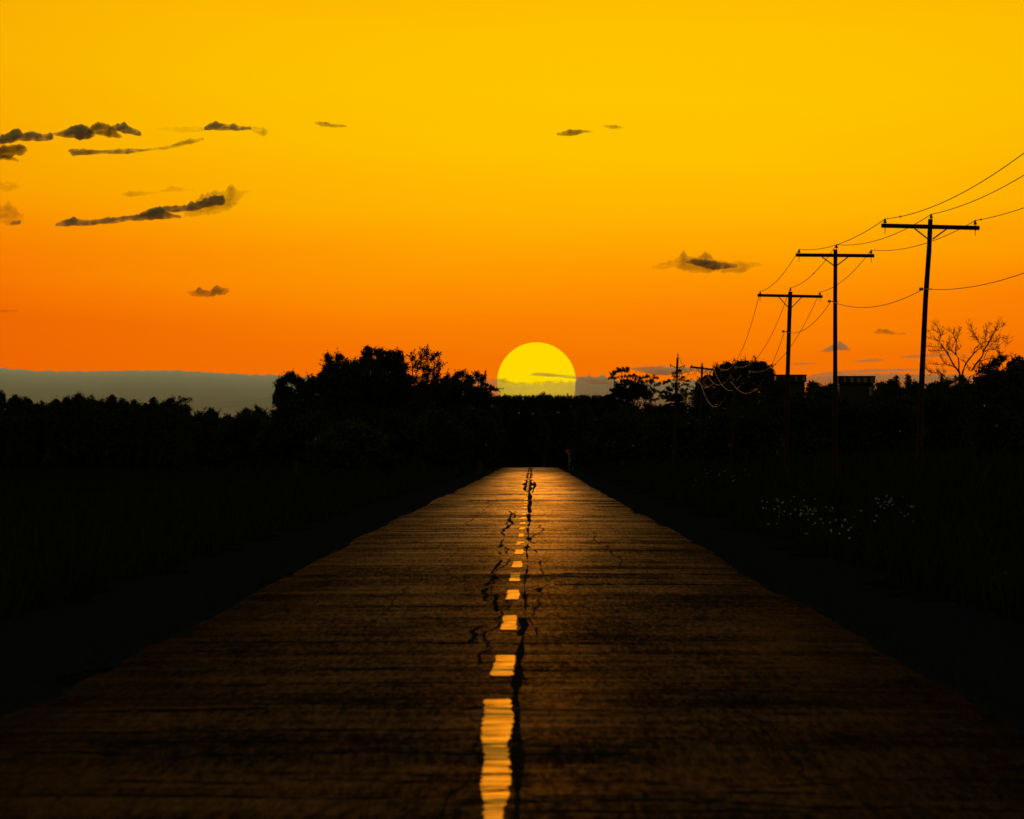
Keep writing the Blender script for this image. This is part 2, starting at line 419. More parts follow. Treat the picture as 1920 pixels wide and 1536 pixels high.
for yc, w_ in ((43.0, .05), (41.9, .03), (40.2, .02), (37.6, .03), (36.2, .07), (34.6, .03), (33.2, .09), (32.2, .04), (31.4, .07), (30.4, .04), (52.3, .04), (50.6, .04), (64, .05)): across(yc + .2, -.36, -.02, w_, .0115)
crk.build('crack', M_tar, road)

# yellow centre line, each dash a mark of its own
M_yel, t, b = new_mat('yellow_road_paint')
tn, tl = t.nodes.new, t.links.new
co = tn('ShaderNodeTexCoord')
n1 = tnoise(2.2, (.6, 2.0, 1), 6, .7)
n2 = tnoise(30, (1, 1, 1), 3, .6)
rp = tn('ShaderNodeValToRGB'); tl(n1, rp.inputs[0])
rp.color_ramp.elements[0].position = .30; rp.color_ramp.elements[0].color = (.16, .06, .006, 1)
rp.color_ramp.elements[1].position = .52; rp.color_ramp.elements[1].color = (.44, .17, .008, 1)
n3 = tnoise(1.0, (.9, 5.5, 1), 5, .65)
rc = tn('ShaderNodeValToRGB'); tl(n3, rc.inputs[0])
for e_, (p_, v_) in zip((rc.color_ramp.elements[0], rc.color_ramp.elements[1]), ((.43, .12), (.53, 1.0))): e_.position = p_; e_.color = (v_, v_, v_, 1)
mc = tn('ShaderNodeMix'); mc.data_type = 'RGBA'; mc.blend_type = 'MULTIPLY'; mc.inputs['Factor'].default_value = 1
tl(rp.outputs[0], mc.inputs['A']); tl(rc.outputs[0], mc.inputs['B']); tl(mc.outputs['Result'], b.inputs['Base Color'])
t.nodes.remove(b)
dif = tn('ShaderNodeBsdfDiffuse'); tl(mc.outputs['Result'], dif.inputs['Color'])
gls = tn('ShaderNodeBsdfGlossy'); gls.inputs['Color'].default_value = (.92, .76, .16, 1); gls.inputs['Roughness'].default_value = .42   # yellow paint with glass beads
bn = tn('ShaderNodeBump'); bn.inputs['Strength'].default_value = .2; bn.inputs['Distance'].default_value = .004
tl(n2, bn.inputs['Height']); tl(bn.outputs[0], gls.inputs['Normal'])
wr = tn('ShaderNodeMapRange'); tl(n1, wr.inputs['Value']); wr.inputs['From Min'].default_value = .34; wr.inputs['From Max'].default_value = .58; wr.inputs['To Min'].default_value = .18; wr.inputs['To Max'].default_value = .55
wf = tn('ShaderNodeMath'); wf.operation = 'MULTIPLY'; tl(wr.outputs[0], wf.inputs[0]); tl(rc.outputs[0], wf.inputs[1])
mxs = tn('ShaderNodeMixShader'); tl(wf.outputs[0], mxs.inputs[0]); tl(dif.outputs[0], mxs.inputs[1]); tl(gls.outputs[0], mxs.inputs[2])
tl(mxs.outputs[0], t.nodes['Material Output'].inputs['Surface'])
DASH = [(26.5, 44.0, .098), (49.0, 53.9, .088), (61.7, 66.4, .076), (73.2, 78.4, .074), (84.1, 89.7, .074), (94.8, 99.4, .074), (107.0, 112.6, .074), (119.0, 124.0, .074)]
yd = 130.3
while yd < 752: DASH.append((yd, yd + random.uniform(3.4, 4.6), random.uniform(.055, .075))); yd += 11.2
GRP = 'yellow dashes of the centre line'
DL = ['long worn yellow stripe running out at the bottom edge of the photo', 'short ragged yellow dash just beyond the long stripe',
      'yellow dash with a black tar spot at its right edge', 'square yellow dash fourth from the bottom edge', 'yellow dash fifth from the bottom edge, between two dark cracks',
      'thin yellow dash sixth from the bottom edge', 'thin yellow dash seventh from the bottom edge', 'broken yellow dash half covered by black tar']
for k, (y0, y1, w) in enumerate(DASH):
    n = max(4, int((y1 - y0) / .2)) if k < 8 else 5
    Vv = []; nx = 5
    for j in range(n + 1):
        y = y0 + (y1 - y0) * j / n
        jl = random.uniform(-1, 1) * .011 + .008 * math.sin(y * 1.1); jr = random.uniform(-1, 1) * .012 - .009 * math.sin(y * .9)
        if j in (0, n): jl += .015; jr -= .015
        wn = w * (.6 + .4 * sst((y - 28) / 16)) if k == 0 else w; cx_ = -.188 - .05 * sst((y - 29) / 15)
        xa, xb = cx_ - wn + jl, cx_ + wn + jr
        for q in range(nx):
            x = xa + (xb - xa) * q / (nx - 1)
            Vv.append((x, y, float(road_z(x, y)) + .0095))
    Fd = []
    for j in range(n):
        for q in range(nx - 1):
            if k == 7 and q > 1 and j < n * .6: continue
            Fd.append((j * nx + q, j * nx + q + 1, (j + 1) * nx + q + 1, (j + 1) * nx + q))
    o = link('road_dash', Vv, Fd, M_yel)
    tag(o, DL[k] if k < 8 else 'tiny yellow dash in the far string of centre line dashes', 'road dash', GRP)

# cross road on its low bank beyond the crest
xs = np.linspace(-60, 60, 40); ysx = np.array([800, 806, 812, 822, 828.])
Zp = np.array([-1.7, -.9, -.5, -.35, -1.0])
V = np.array([(x, y, z) for y, z in zip(ysx, Zp) for x in xs])
i = (np.arange(4)[:, None] * 40 + np.arange(39)[None, :]).ravel()
tag(link('cross_road', V, np.stack([i, i + 1, i + 41, i + 40], 1), M_gravel, smooth=True), kind='structure')

# ------------------------------------------------------------------ grass and flowers (nobody could count them)
def grass_blades(n, xf, yf, h0, h1, wid):
    y = yf(n); x = xf(n, y)
    h = RNG.uniform(h0, h1, n) * (.5 + .5 * RNG.random(n)); a = RNG.uniform(0, 2 * math.pi, n)
    z = gz(x, y) - .03
    w = wid * (1 + y / 250)
    dx = np.cos(a) * w; dy = np.sin(a) * w * .4; lx = RNG.normal(0, .22, n) * h; ly = RNG.normal(0, .2, n) * h
    p0 = np.stack([x - dx, y - dy, z], 1); p1 = np.stack([x + dx, y + dy, z], 1)
    p2 = np.stack([x + lx * .4 + dx * .6, y + ly * .4, z + h * .6], 1); p3 = np.stack([x + lx, y + ly, z + h], 1)
    V = np.stack([p0, p1, p2, p3], 1).reshape(-1, 3); i = np.arange(n) * 4
    return V, np.stack([i, i + 1, i + 2, i + 3], 1)
def yfar(n, a=34, b=520): return 1 / RNG.uniform(1 / b, 1 / a, n)
Vs = []; Fs = []; base = 0
for nb, xf, yf, h0, h1, w in [
    (26000, lambda n, y: 5.6 + RNG.gamma(1.6, 1.5, n), lambda n: yfar(n, 50, 520), .25, .85, .012),
    (26000, lambda n, y: -6.4 - RNG.gamma(1.6, 2.0, n), lambda n: yfar(n, 50, 520), .25, .8, .012),
    (14000, lambda n, y: -8 - RNG.gamma(1.5, 7.0, n), lambda n: yfar(n, 110, 560), .2, .6, .014),
    (10000, lambda n, y: 9 + RNG.gamma(1.5, 5.0, n), lambda n: yfar(n, 80, 420), .4, 1.2, .014),
    (2600, lambda n, y: np.array([xl(v) for v in y]) - .06 - RNG.gamma(1.0, .25, n), lambda n: yfar(n, 34, 700), .03, .14, .007),
    (2600, lambda n, y: np.array([xr(v) for v in y]) + .06 + RNG.gamma(1.0, .25, n), lambda n: yfar(n, 34, 700), .03, .14, .007)]:
    v, f = grass_blades(nb, xf, yf, h0, h1, w); Vs.append(v); Fs.append(f + base); base += len(v)
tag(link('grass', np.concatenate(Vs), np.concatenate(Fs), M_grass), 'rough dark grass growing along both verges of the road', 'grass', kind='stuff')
def flower_patch(label, spots):
    mb = MB()
    for px0, px1, py0, py1, n, D in spots:
        for _ in range(int(n * .75)):
            px = random.uniform(px0, px1) ; py = random.uniform(py0, py1); d = D * random.uniform(.93, 1.07)
            c = P(px, py, d); g = float(gz(c[0], d))
            c[2] = max(c[2], g + .12); r = random.uniform(.012, .034)
            nrm = np.array((random.uniform(-.6, .6), -1, random.uniform(-.2, .9))); nrm /= np.linalg.norm(nrm)
            a = np.cross(nrm, (0, 0, 1.0)); a /= np.linalg.norm(a); bb = np.cross(nrm, a)
            ring = [c + r * (1 if q % 2 else .55) * (math.cos(q * math.pi / 5) * a + math.sin(q * math.pi / 5) * bb) for q in range(10)]
            mb.add(ring, [tuple(range(10))])
    tag(mb.build('wildflowers', M_petal), label, 'wildflowers', kind='stuff')
flower_patch('patch of small white wildflowers in the dark verge right of the road',
             [(1450, 1530, 930, 968, 46, 132), (1500, 1615, 950, 1005, 60, 128), (1555, 1610, 975, 1012, 16, 118), (1640, 1710, 930, 950, 24, 120), (1600, 1720, 950, 985, 22, 120), (1420, 1470, 940, 990, 10, 135)])
flower_patch('sparse far patch of white wildflowers beside the right road edge', [(1318, 1420, 878, 905, 34, 250), (1295, 1350, 890, 912, 4, 250)])
flower_patch('few scattered white wildflowers at the right border of the photo', [(1830, 1912, 1050, 1106, 6, 84)])

# ------------------------------------------------------------------ trees
def leaves(lobes, D, size_px, fill, spread=1.0, sprig=.10, flat=False, core=True):
    """leaf-sized faces in clumps inside lobes (px, py, rx, ry[, tilt deg]) standing at distance D"""
    k = D / F; C = []; Sz = []
    for lb in lobes:
        px, py, rx, ry = lb[:4]; tilt = R(lb[4]) if len(lb) > 4 else 0.0
        c = P(px, py, D); c[1] += RNG.normal(0, .35) * rx * k
        ax, az_ = rx * k, ry * k; ay = (ax + az_) * .5 if not flat else ax * .8
        area = math.pi * rx * ry
        nl = int(1.35 * fill * area / (size_px ** 2 * .5)) + 12
        ncl = int(7 + area / (size_px * size_px * 9))
        u = RNG.normal(size=(ncl, 3)); u /= np.linalg.norm(u, axis=1)[:, None]
        rr = RNG.random(ncl) ** .42
        cc = u * rr[:, None]
        wgt = RNG.uniform(.3, 1.6, ncl); wgt /= wgt.sum()
        idx = RNG.choice(ncl, nl, p=wgt)
        cr_ = (.17 * min(ax, az_) + size_px * .9 * k) * spread
        off = RNG.normal(0, 1, (nl, 3)) * cr_ * .62
        p = cc[idx] * np.array((ax, ay, az_)) * .95 + off
        # sprigs poking out
        out = np.where(rr > .8)[0]
        if len(out) and sprig > 0:
            ns = int(nl * sprig); oi = RNG.choice(out, ns); q = RNG.random(ns)
            d = u[oi] * np.array((1, 1, 1)) + np.array((0, 0, .55)); d /= np.linalg.norm(d, axis=1)[:, None]
            ln = RNG.uniform(.5, 2.2, ncl)[oi] * size_px * 2.2 * k
            p = np.concatenate([p, cc[oi] * np.array((ax, ay, az_)) + d * (q * ln)[:, None] + RNG.normal(0, size_px * .28 * k, (ns, 3))])
        sz = RNG.uniform(.6, 1.25, len(p)) * size_px * k
        if core and (not flat or min(rx, ry) >= 7):
            nc = int(area / 5.5) + 5
            u2 = RNG.normal(size=(nc, 3)); u2 /= np.linalg.norm(u2, axis=1)[:, None]
            p2 = u2 * (RNG.random(nc) ** .4 * .84)[:, None] * np.array((ax, ay, az_))
            p = np.concatenate([p, p2]); sz = np.concatenate([sz, RNG.uniform(.8, 1.2, nc) * min(7.5, .6 * min(rx, ry)) * k])
        if tilt:
            ct, st = math.cos(tilt), math.sin(tilt)
            p = np.stack([p[:, 0] * ct - p[:, 2] * st, p[:, 1], p[:, 0] * st + p[:, 2] * ct], 1)
        C.append(p + c); Sz.append(sz)
    C = np.concatenate(C); Sz = np.concatenate(Sz); n = len(C)
    a = RNG.normal(size=(n, 3)); a /= np.linalg.norm(a, axis=1)[:, None]
    r2 = RNG.normal(size=(n, 3)); b_ = np.cross(a, r2); b_ /= np.linalg.norm(b_, axis=1)[:, None]
    a *= (Sz * .62)[:, None]; b_ *= (Sz * .38)[:, None]
    V = np.stack([C - a, C + b_, C + a, C - b_], 1).reshape(-1, 3); i = np.arange(n) * 4
    return V, np.stack([i, i + 1, i + 2, i + 3], 1)
def bent(a, b, n=5, j=.05):
    a = np.array(a, float); b = np.array(b, float); d = np.linalg.norm(b - a)
    return [a + (b - a) * q + (RNG.normal(0, j * d, 3) * math.sin(math.pi * q) if 0 < q < 1 else 0) for q in np.linspace(0, 1, n)]
def tree(name, label, lobes, D, base_px, cat='tree', group=None, size=2.4, fill=3.4, leaf=None, spread=1.0, sprig=.17, flat=False, core=True,
         limbs=None, tw=None, twigs=0, part='crown'):
    k = D / F
    bx = (base_px - HX) * k; bz = float(gz(bx, D)) - .05
    root = thing(name, label, cat, (bx, D, bz), group)
    V, Fq = leaves(lobes, D, size, fill, spread, sprig, flat, core)
    V[:, 2] = np.maximum(V[:, 2], gz(V[:, 0], V[:, 1]) + .02)
    link(part, V, Fq, leaf or M_leaf, root)
    top = min(lobes, key=lambda q: q[1]); H = P(0, top[1], D)[2] - bz
    r0 = tw or max(.05, H * .017)
    mb = MB()
    main = limbs or sorted(lobes, key=lambda q: -q[2] * q[3])[:6]
    fork = np.array((bx + .1 * (P(top[0], 0, D)[0] - bx), D, bz + H * .3))
    mb.tube(bent((bx, D, bz), fork, 4, .02), [r0 * 1.25, r0, r0 * .9, r0 * .8], 8)
    for q in main:
        e = P(q[0], q[1], D); ln = np.linalg.norm(e - fork)
        mb.tube(bent(fork - (0, 0, .08), e, 5, .05), list(np.linspace(r0 * .62, r0 * .18, 5)), 6)
    for _ in range(twigs):
        q = lobes[RNG.integers(len(lobes))]
        a = RNG.uniform(.15, math.pi - .15)
        s = P(q[0] + math.cos(a) * q[2] * .7, q[1] - math.sin(a) * q[3] * .7, D + RNG.normal(0, q[2] * k * .5))
        for _ in range(3):
            d = np.array((math.cos(a) * .7 + RNG.normal(0, .25), RNG.normal(0, .3), math.sin(a) * .9 + .3)); d /= np.linalg.norm(d)
            e = s + d * RNG.uniform(5, 15) * k
            mb.tube(bent(s, e, 4, .07), [.45 * k, .36 * k, .28 * k, .18 * k], 4, False)
            for _ in range(3):
                t_ = RNG.uniform(.3, .9); s2_ = s + (e - s) * t_; e2_ = s2_ + (d + RNG.normal(0, .5, 3)) * RNG.uniform(2, 6) * k
                mb.tube([s2_, e2_], [.3 * k, .16 * k], 4, False)
    mb.build('trunk', M_bark if not twigs else M_twig, root)
    return root

GL = 'trees of the clump left of the road'
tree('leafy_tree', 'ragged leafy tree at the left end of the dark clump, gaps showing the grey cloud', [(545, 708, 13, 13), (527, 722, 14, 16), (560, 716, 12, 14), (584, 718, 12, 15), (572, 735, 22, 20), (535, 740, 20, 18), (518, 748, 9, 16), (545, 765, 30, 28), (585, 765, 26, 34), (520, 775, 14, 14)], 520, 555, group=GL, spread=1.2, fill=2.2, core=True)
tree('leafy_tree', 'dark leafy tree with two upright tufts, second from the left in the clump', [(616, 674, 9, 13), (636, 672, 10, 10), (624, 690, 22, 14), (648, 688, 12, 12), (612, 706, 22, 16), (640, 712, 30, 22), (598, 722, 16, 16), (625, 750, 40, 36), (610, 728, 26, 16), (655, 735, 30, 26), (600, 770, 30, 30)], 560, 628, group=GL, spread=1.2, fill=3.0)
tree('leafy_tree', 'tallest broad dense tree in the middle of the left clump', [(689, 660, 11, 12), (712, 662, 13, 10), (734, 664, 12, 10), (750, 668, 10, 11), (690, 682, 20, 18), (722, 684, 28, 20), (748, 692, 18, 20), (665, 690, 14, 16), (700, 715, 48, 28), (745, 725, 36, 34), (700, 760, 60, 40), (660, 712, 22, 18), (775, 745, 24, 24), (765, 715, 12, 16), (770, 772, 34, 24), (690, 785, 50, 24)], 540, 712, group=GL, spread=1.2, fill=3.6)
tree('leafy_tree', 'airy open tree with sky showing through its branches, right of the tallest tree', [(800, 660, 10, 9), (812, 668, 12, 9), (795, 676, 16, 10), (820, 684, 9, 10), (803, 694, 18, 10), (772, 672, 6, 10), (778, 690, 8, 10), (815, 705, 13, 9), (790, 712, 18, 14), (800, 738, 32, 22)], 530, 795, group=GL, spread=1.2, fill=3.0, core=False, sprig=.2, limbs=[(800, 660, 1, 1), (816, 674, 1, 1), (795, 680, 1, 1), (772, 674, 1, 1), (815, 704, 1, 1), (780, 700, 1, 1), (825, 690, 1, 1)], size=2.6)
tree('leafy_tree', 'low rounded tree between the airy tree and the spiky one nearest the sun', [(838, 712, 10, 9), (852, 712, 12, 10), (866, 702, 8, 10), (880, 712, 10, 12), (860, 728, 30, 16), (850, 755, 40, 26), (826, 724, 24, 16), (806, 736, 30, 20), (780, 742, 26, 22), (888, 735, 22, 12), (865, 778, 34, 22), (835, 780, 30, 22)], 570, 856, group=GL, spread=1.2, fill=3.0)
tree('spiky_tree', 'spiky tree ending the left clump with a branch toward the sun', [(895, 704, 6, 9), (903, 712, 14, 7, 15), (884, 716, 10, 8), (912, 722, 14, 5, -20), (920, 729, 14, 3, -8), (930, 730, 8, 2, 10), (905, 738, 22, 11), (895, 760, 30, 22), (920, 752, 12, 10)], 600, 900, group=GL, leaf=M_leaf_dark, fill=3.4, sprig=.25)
GB = 'bushes at the foot of the left clump'
for lab, lb, D in [('low spreading bush left of the clump, under the grey cloud bank', [(465, 800, 50, 28), (430, 815, 40, 28), (490, 825, 45, 30), (450, 840, 55, 22)], 620),
                   ('dark rounded bush below the ragged leafy tree', [(545, 810, 50, 34), (590, 800, 36, 34), (530, 840, 50, 28), (500, 830, 30, 26), (580, 845, 45, 26)], 500),
                   ('rounded greener shrub standing in front of the left clump', [(655, 812, 55, 26), (625, 835, 50, 30), (690, 832, 50, 32), (650, 858, 70, 26), (600, 860, 30, 22)], 430),
                   ('dark bush below the tallest tree of the left clump', [(735, 800, 40, 34), (765, 815, 44, 36), (745, 845, 50, 28), (720, 865, 40, 20)], 470),
                   ('dark bush below the airy tree, close to the road', [(820, 800, 42, 40), (850, 825, 40, 34), (810, 845, 44, 26), (840, 862, 35, 18)], 490),
                   ('narrow dark bush nearest the left road edge at the far end', [(895, 790, 32, 34), (915, 812, 22, 32), (885, 830, 30, 30), (905, 850, 24, 18)], 560)]:
    tree('bush', lab, lb, D, lb[0][0], 'bush', GB, size=3.2, fill=2.0, leaf=M_shrub if 'greener' in lab else M_leaf, tw=.05, part='foliage')

GF = 'trees of the far line under the cloud bank'
FAR = [(2, 727, 9, 'tree cut by the left border of the photo in the far tree line'), (28, 733, 13, 'pointed tree just right of the left border in the far tree line'),
       (50, 738, 13, 'blunt tree left of the first dip in the far tree line'), (78, 749, 15, 'lowest tree filling the first dip of the far tree line'),
       (104, 742, 14, 'sloping tree right of the first dip in the far tree line'), (126, 737, 13, 'tree left of the highest dome in the far tree line'),
       (147, 732, 15, 'highest domed tree of the far tree line'), (170, 737, 14, 'round tree just right of the highest dome in the far tree line'), (189, 742, 11, 'small notch tree left of the pointed cone in the far tree line'),
       (210, 734, 10, 'pointed cone shaped tree mid way along the far tree line'), (230, 740, 12, 'round headed tree right of the pointed cone in the far tree line'),
       (252, 743, 11, 'tree with a small peak left of the knob tree in the far tree line'), (273, 750, 10, 'low flat tree beside the knob tree in the far tree line'), (288, 739, 8, 'square knob headed tree in the far tree line'),
       (303, 749, 9, 'low tree right of the knob tree in the far tree line'), (320, 738, 13, 'broad peaked tree near the right end of the high far tree line')]
for cx, top, hw, lab in FAR:
    top += 6
    tree('distant_tree', lab, [(cx, top + hw * .55, hw * .6, hw * .6), (cx - hw * .4, top + hw * 1.1, hw * .7, hw * .7), (cx + hw * .45, top + hw * 1.15, hw * .7, hw * .7), (cx, top + hw * 2.4, hw * 1.3, hw * 1.4), (cx, 800, hw * 1.3, 34), (cx + 2, 838, hw * 1.5, 28), (cx - 3, 864, hw * 1.6, 20)],
         850 + RNG.uniform(-30, 30), cx, group=GF, size=2.6, fill=2.6, sprig=.06)
tree('distant_tree', 'airy see through tree ending the high part of the far tree line', [(342, 748, 7, 6), (352, 752, 7, 7), (340, 760, 10, 9), (354, 766, 7, 7), (345, 780, 14, 14), (352, 812, 18, 28), (352, 850, 22, 26)], 840, 346, group=GF, size=2.4, fill=1.7, core=False)
for cx, top, hw, lab in [(376, 770, 12, 'low tree right of the airy one in the far tree line'), (397, 764, 13, 'spiky topped low tree left of the gap in the far tree line'), (428, 778, 16, 'lowest tree in the gap left of the dark clump'), (462, 764, 9, 'tufted tree right of the gap, left neighbour of the dark clump'), (486, 762, 14, 'bushy tree touching the left end of the dark clump')]:
    tree('distant_tree', lab, [(cx, top + hw * .5, hw * .55, hw * .55), (cx - hw * .5, top + hw, hw * .6, hw * .6), (cx + hw * .5, top + hw, hw * .6, hw * .6), (cx, top + hw * 2.2, hw * 1.3, hw * 1.3), (cx, 820, hw * 1.4, 34), (cx, 856, hw * 1.6, 22)],
         790, cx, group=GF, size=2.6, fill=2.4, sprig=.18)

# far wood under the sun: one mass of conifer tops
def cone_wood(x0, x1, top, D, n):
    Vs = []; Fs = []; base = 0; mb = MB()
    k = D / F; lobes = []
    for i in range(n):
        px = x0 + (x1 - x0) * (i + RNG.uniform(.1, .9)) / n; tp = top + RNG.normal(0, 1.1); h = RNG.uniform(9, 15)
        for q in np.linspace(0, 1, 7): lobes.append((px + RNG.normal(0, .3), tp + 1.5 + q * h, 1.0 + q * 3.6, 1.7))
    for px in np.arange(x0, x1 + 1, 11): lobes += [(px, top + 13, 9, 8), (px + 5, top + 20, 9, 12), (px, top + 57, 13, 22), (px + 5, top + 92, 13, 22)]
    for px in np.arange(x0, x1 + 1, 8): lobes += [(px, top + 40, 9, 26), (px, top + 76, 9, 26), (px, top + 104, 10, 24), (px, top + 128, 10, 20)]
    return leaves(lobes, D, 2.2, 2.6, .8, .04)
def back_wood():
    lobes = []
    for px in np.arange(-30, 560, 9):
        tp = 758 + RNG.normal(0, 3) + (22 if 355 < px < 520 else 0)
        lobes += [(px, tp + 8, 8, 9), (px + 4, tp + 30, 11, 24), (px, tp + 62, 11, 26), (px + 3, tp + 90, 11, 24), (px, tp + 112, 11, 16)]
    return leaves(lobes, 940, 2.6, 1.8, .8, .04)
V, Fq = back_wood()
tag(link('distant_wood', V, Fq, M_leaf), 'dark band of far wood closing the gaps behind the left tree line', 'wood', kind='stuff')
V, Fq = cone_wood(926, 1152, 742.5, 1000, 84)
tag(link('distant_wood', V, Fq, M_leaf_dark), 'dark far wood of small conifers below the setting sun', 'wood', kind='stuff')
tree('distant_tree', 'small broad tree rising above the far wood in front of the sun', [(1019, 738, 4.5, 3), (1014, 743, 6, 3), (1024, 742, 6, 3), (1030, 743, 4, 2), (1020, 752, 13, 9), (1020, 785, 14, 30), (1020, 825, 14, 24)], 960, 1020, size=2.0, fill=3.0)

GR = 'trees right of the sun'
tree('pine_tree', 'flat topped pine with layered boughs just right of the sun', [(1166, 692, 14, 3.5, 5), (1158, 697, 15, 3.5, 18), (1175, 695, 8, 3, -15), (1150, 702, 9, 2.5, 15), (1146, 709, 7, 2.5, 12), (1155, 708, 8, 2, 12), (1172, 706, 10, 2.2), (1185, 704, 12, 3, -12), (1192, 709, 14, 3, 5), (1178, 718, 22, 8), (1160, 722, 14, 5, 12), (1150, 731, 14, 5, 18), (1175, 738, 34, 15), (1140, 745, 16, 6, 20), (1195, 728, 16, 12), (1205, 716, 13, 3, -8), (1136, 752, 18, 7, 15), (1212, 740, 14, 9), (1160, 770, 44, 26), (1125, 770, 18, 16)], 600, 1166, group=GR, leaf=M_leaf_dark, size=2.2, fill=4.2, flat=True, spread=.8, sprig=.06, limbs=[(1166, 692, 1, 1), (1150, 702, 1, 1), (1190, 709, 1, 1), (1150, 731, 1, 1), (1195, 728, 1, 1)], core=True)
tree('pine_tree', 'loose thin pine with many sky gaps, between the flat topped pine and the small pole', [(1218, 705, 9, 2.5), (1228, 709, 9, 2.2, -5), (1208, 708, 10, 2.5), (1222, 716, 13, 4), (1212, 724, 10, 6), (1230, 722, 8, 2.5), (1222, 733, 12, 5), (1234, 735, 8, 2), (1210, 742, 12, 8), (1226, 748, 12, 4), (1238, 742, 8, 2), (1215, 764, 20, 10), (1240, 765, 12, 5), (1220, 795, 40, 20)], 590, 1218, group=GR, leaf=M_leaf_dark, size=2.1, fill=2.9, flat=True, core=False, sprig=.1)
tree('pine_tree', 'conical pine behind the slim pole with short side brackets', [(1275, 697, 7, 4), (1264, 700, 6, 2.2), (1268, 706, 10, 2.5), (1279, 707, 8, 2.2, -15), (1258, 713, 13, 2.5, 15), (1282, 713, 13, 2.4, -12), (1244, 718, 12, 2.4, 12), (1290, 722, 9, 3, -25), (1268, 722, 16, 5), (1256, 730, 16, 5, 12), (1284, 733, 18, 5, -10), (1240, 736, 10, 2.4), (1266, 745, 32, 10), (1300, 742, 10, 4, -25), (1268, 775, 48, 24)], 500, 1268, group=GR, leaf=M_leaf_dark, size=2.2, fill=3.4, flat=True, spread=.85, sprig=.08, core=True)
tree('leafy_tree', 'small dark tree behind the small crossarm pole', [(1311, 722, 10, 9), (1306, 732, 8, 10), (1326, 713, 12, 10), (1338, 718, 14, 16), (1322, 745, 28, 24), (1330, 790, 44, 40)], 460, 1322, group=GR, fill=3.4)
tree('round_tree', 'large round headed tree with twiggy top behind the wires', [(1394, 690, 26, 15), (1364, 692, 20, 16), (1424, 690, 22, 15), (1440, 702, 15, 14), (1348, 704, 13, 14), (1395, 712, 50, 22), (1440, 718, 18, 16), (1400, 755, 66, 40), (1450, 740, 16, 20), (1356, 733, 26, 24), (1400, 800, 70, 40)], 380, 1395, group=GR, size=2.8, fill=3.2, twigs=42, sprig=.06)
GH = 'low trees on the right skyline'
for cx, top, hw, lab in [(1468, 706, 7, 'small round shrub beside the round headed tree, on the right skyline'), (1527, 715, 15, 'low dark tree between the two striped huts'), (1560, 718, 14, 'low flat tree left of the middle tall pole'), (1655, 716, 14, 'low tree right of the right hand striped hut'), (1672, 711, 10, 'sloping low tree left of the two knob headed trees'),
                         (1718, 715, 12, 'low tree left of the tall near pole'), (1750, 716, 14, 'low tree right of the foot of the near pole')]:
    tree('distant_tree', lab, [(cx, top + 5, hw * .5, 5), (cx - hw * .5, top + 7, hw * .6, 5), (cx + hw * .5, top + 7, hw * .6, 5), (cx, top + 18, hw * 1.2, 14), (cx, top + 45, hw * 1.5, 26)], 600, cx, group=GH, size=2.2, fill=2.4, sprig=.15)
for cx, top, lab in [(1681, 703, 'left of two knob headed small trees on the right skyline'), (1703, 701, 'right of two knob headed small trees on the right skyline')]:
    tree('knob_tree', lab, [(cx, top + 3.5, 4.5, 3.2), (cx + 1, top + 6, 4, 2.5), (cx - 1, top + 11, 3.5, 4), (cx + 4, top + 12, 3, 2), (cx, top + 17, 8, 5), (cx, top + 40, 12, 24)], 620, cx, group=GH, size=2.0, fill=3.0)

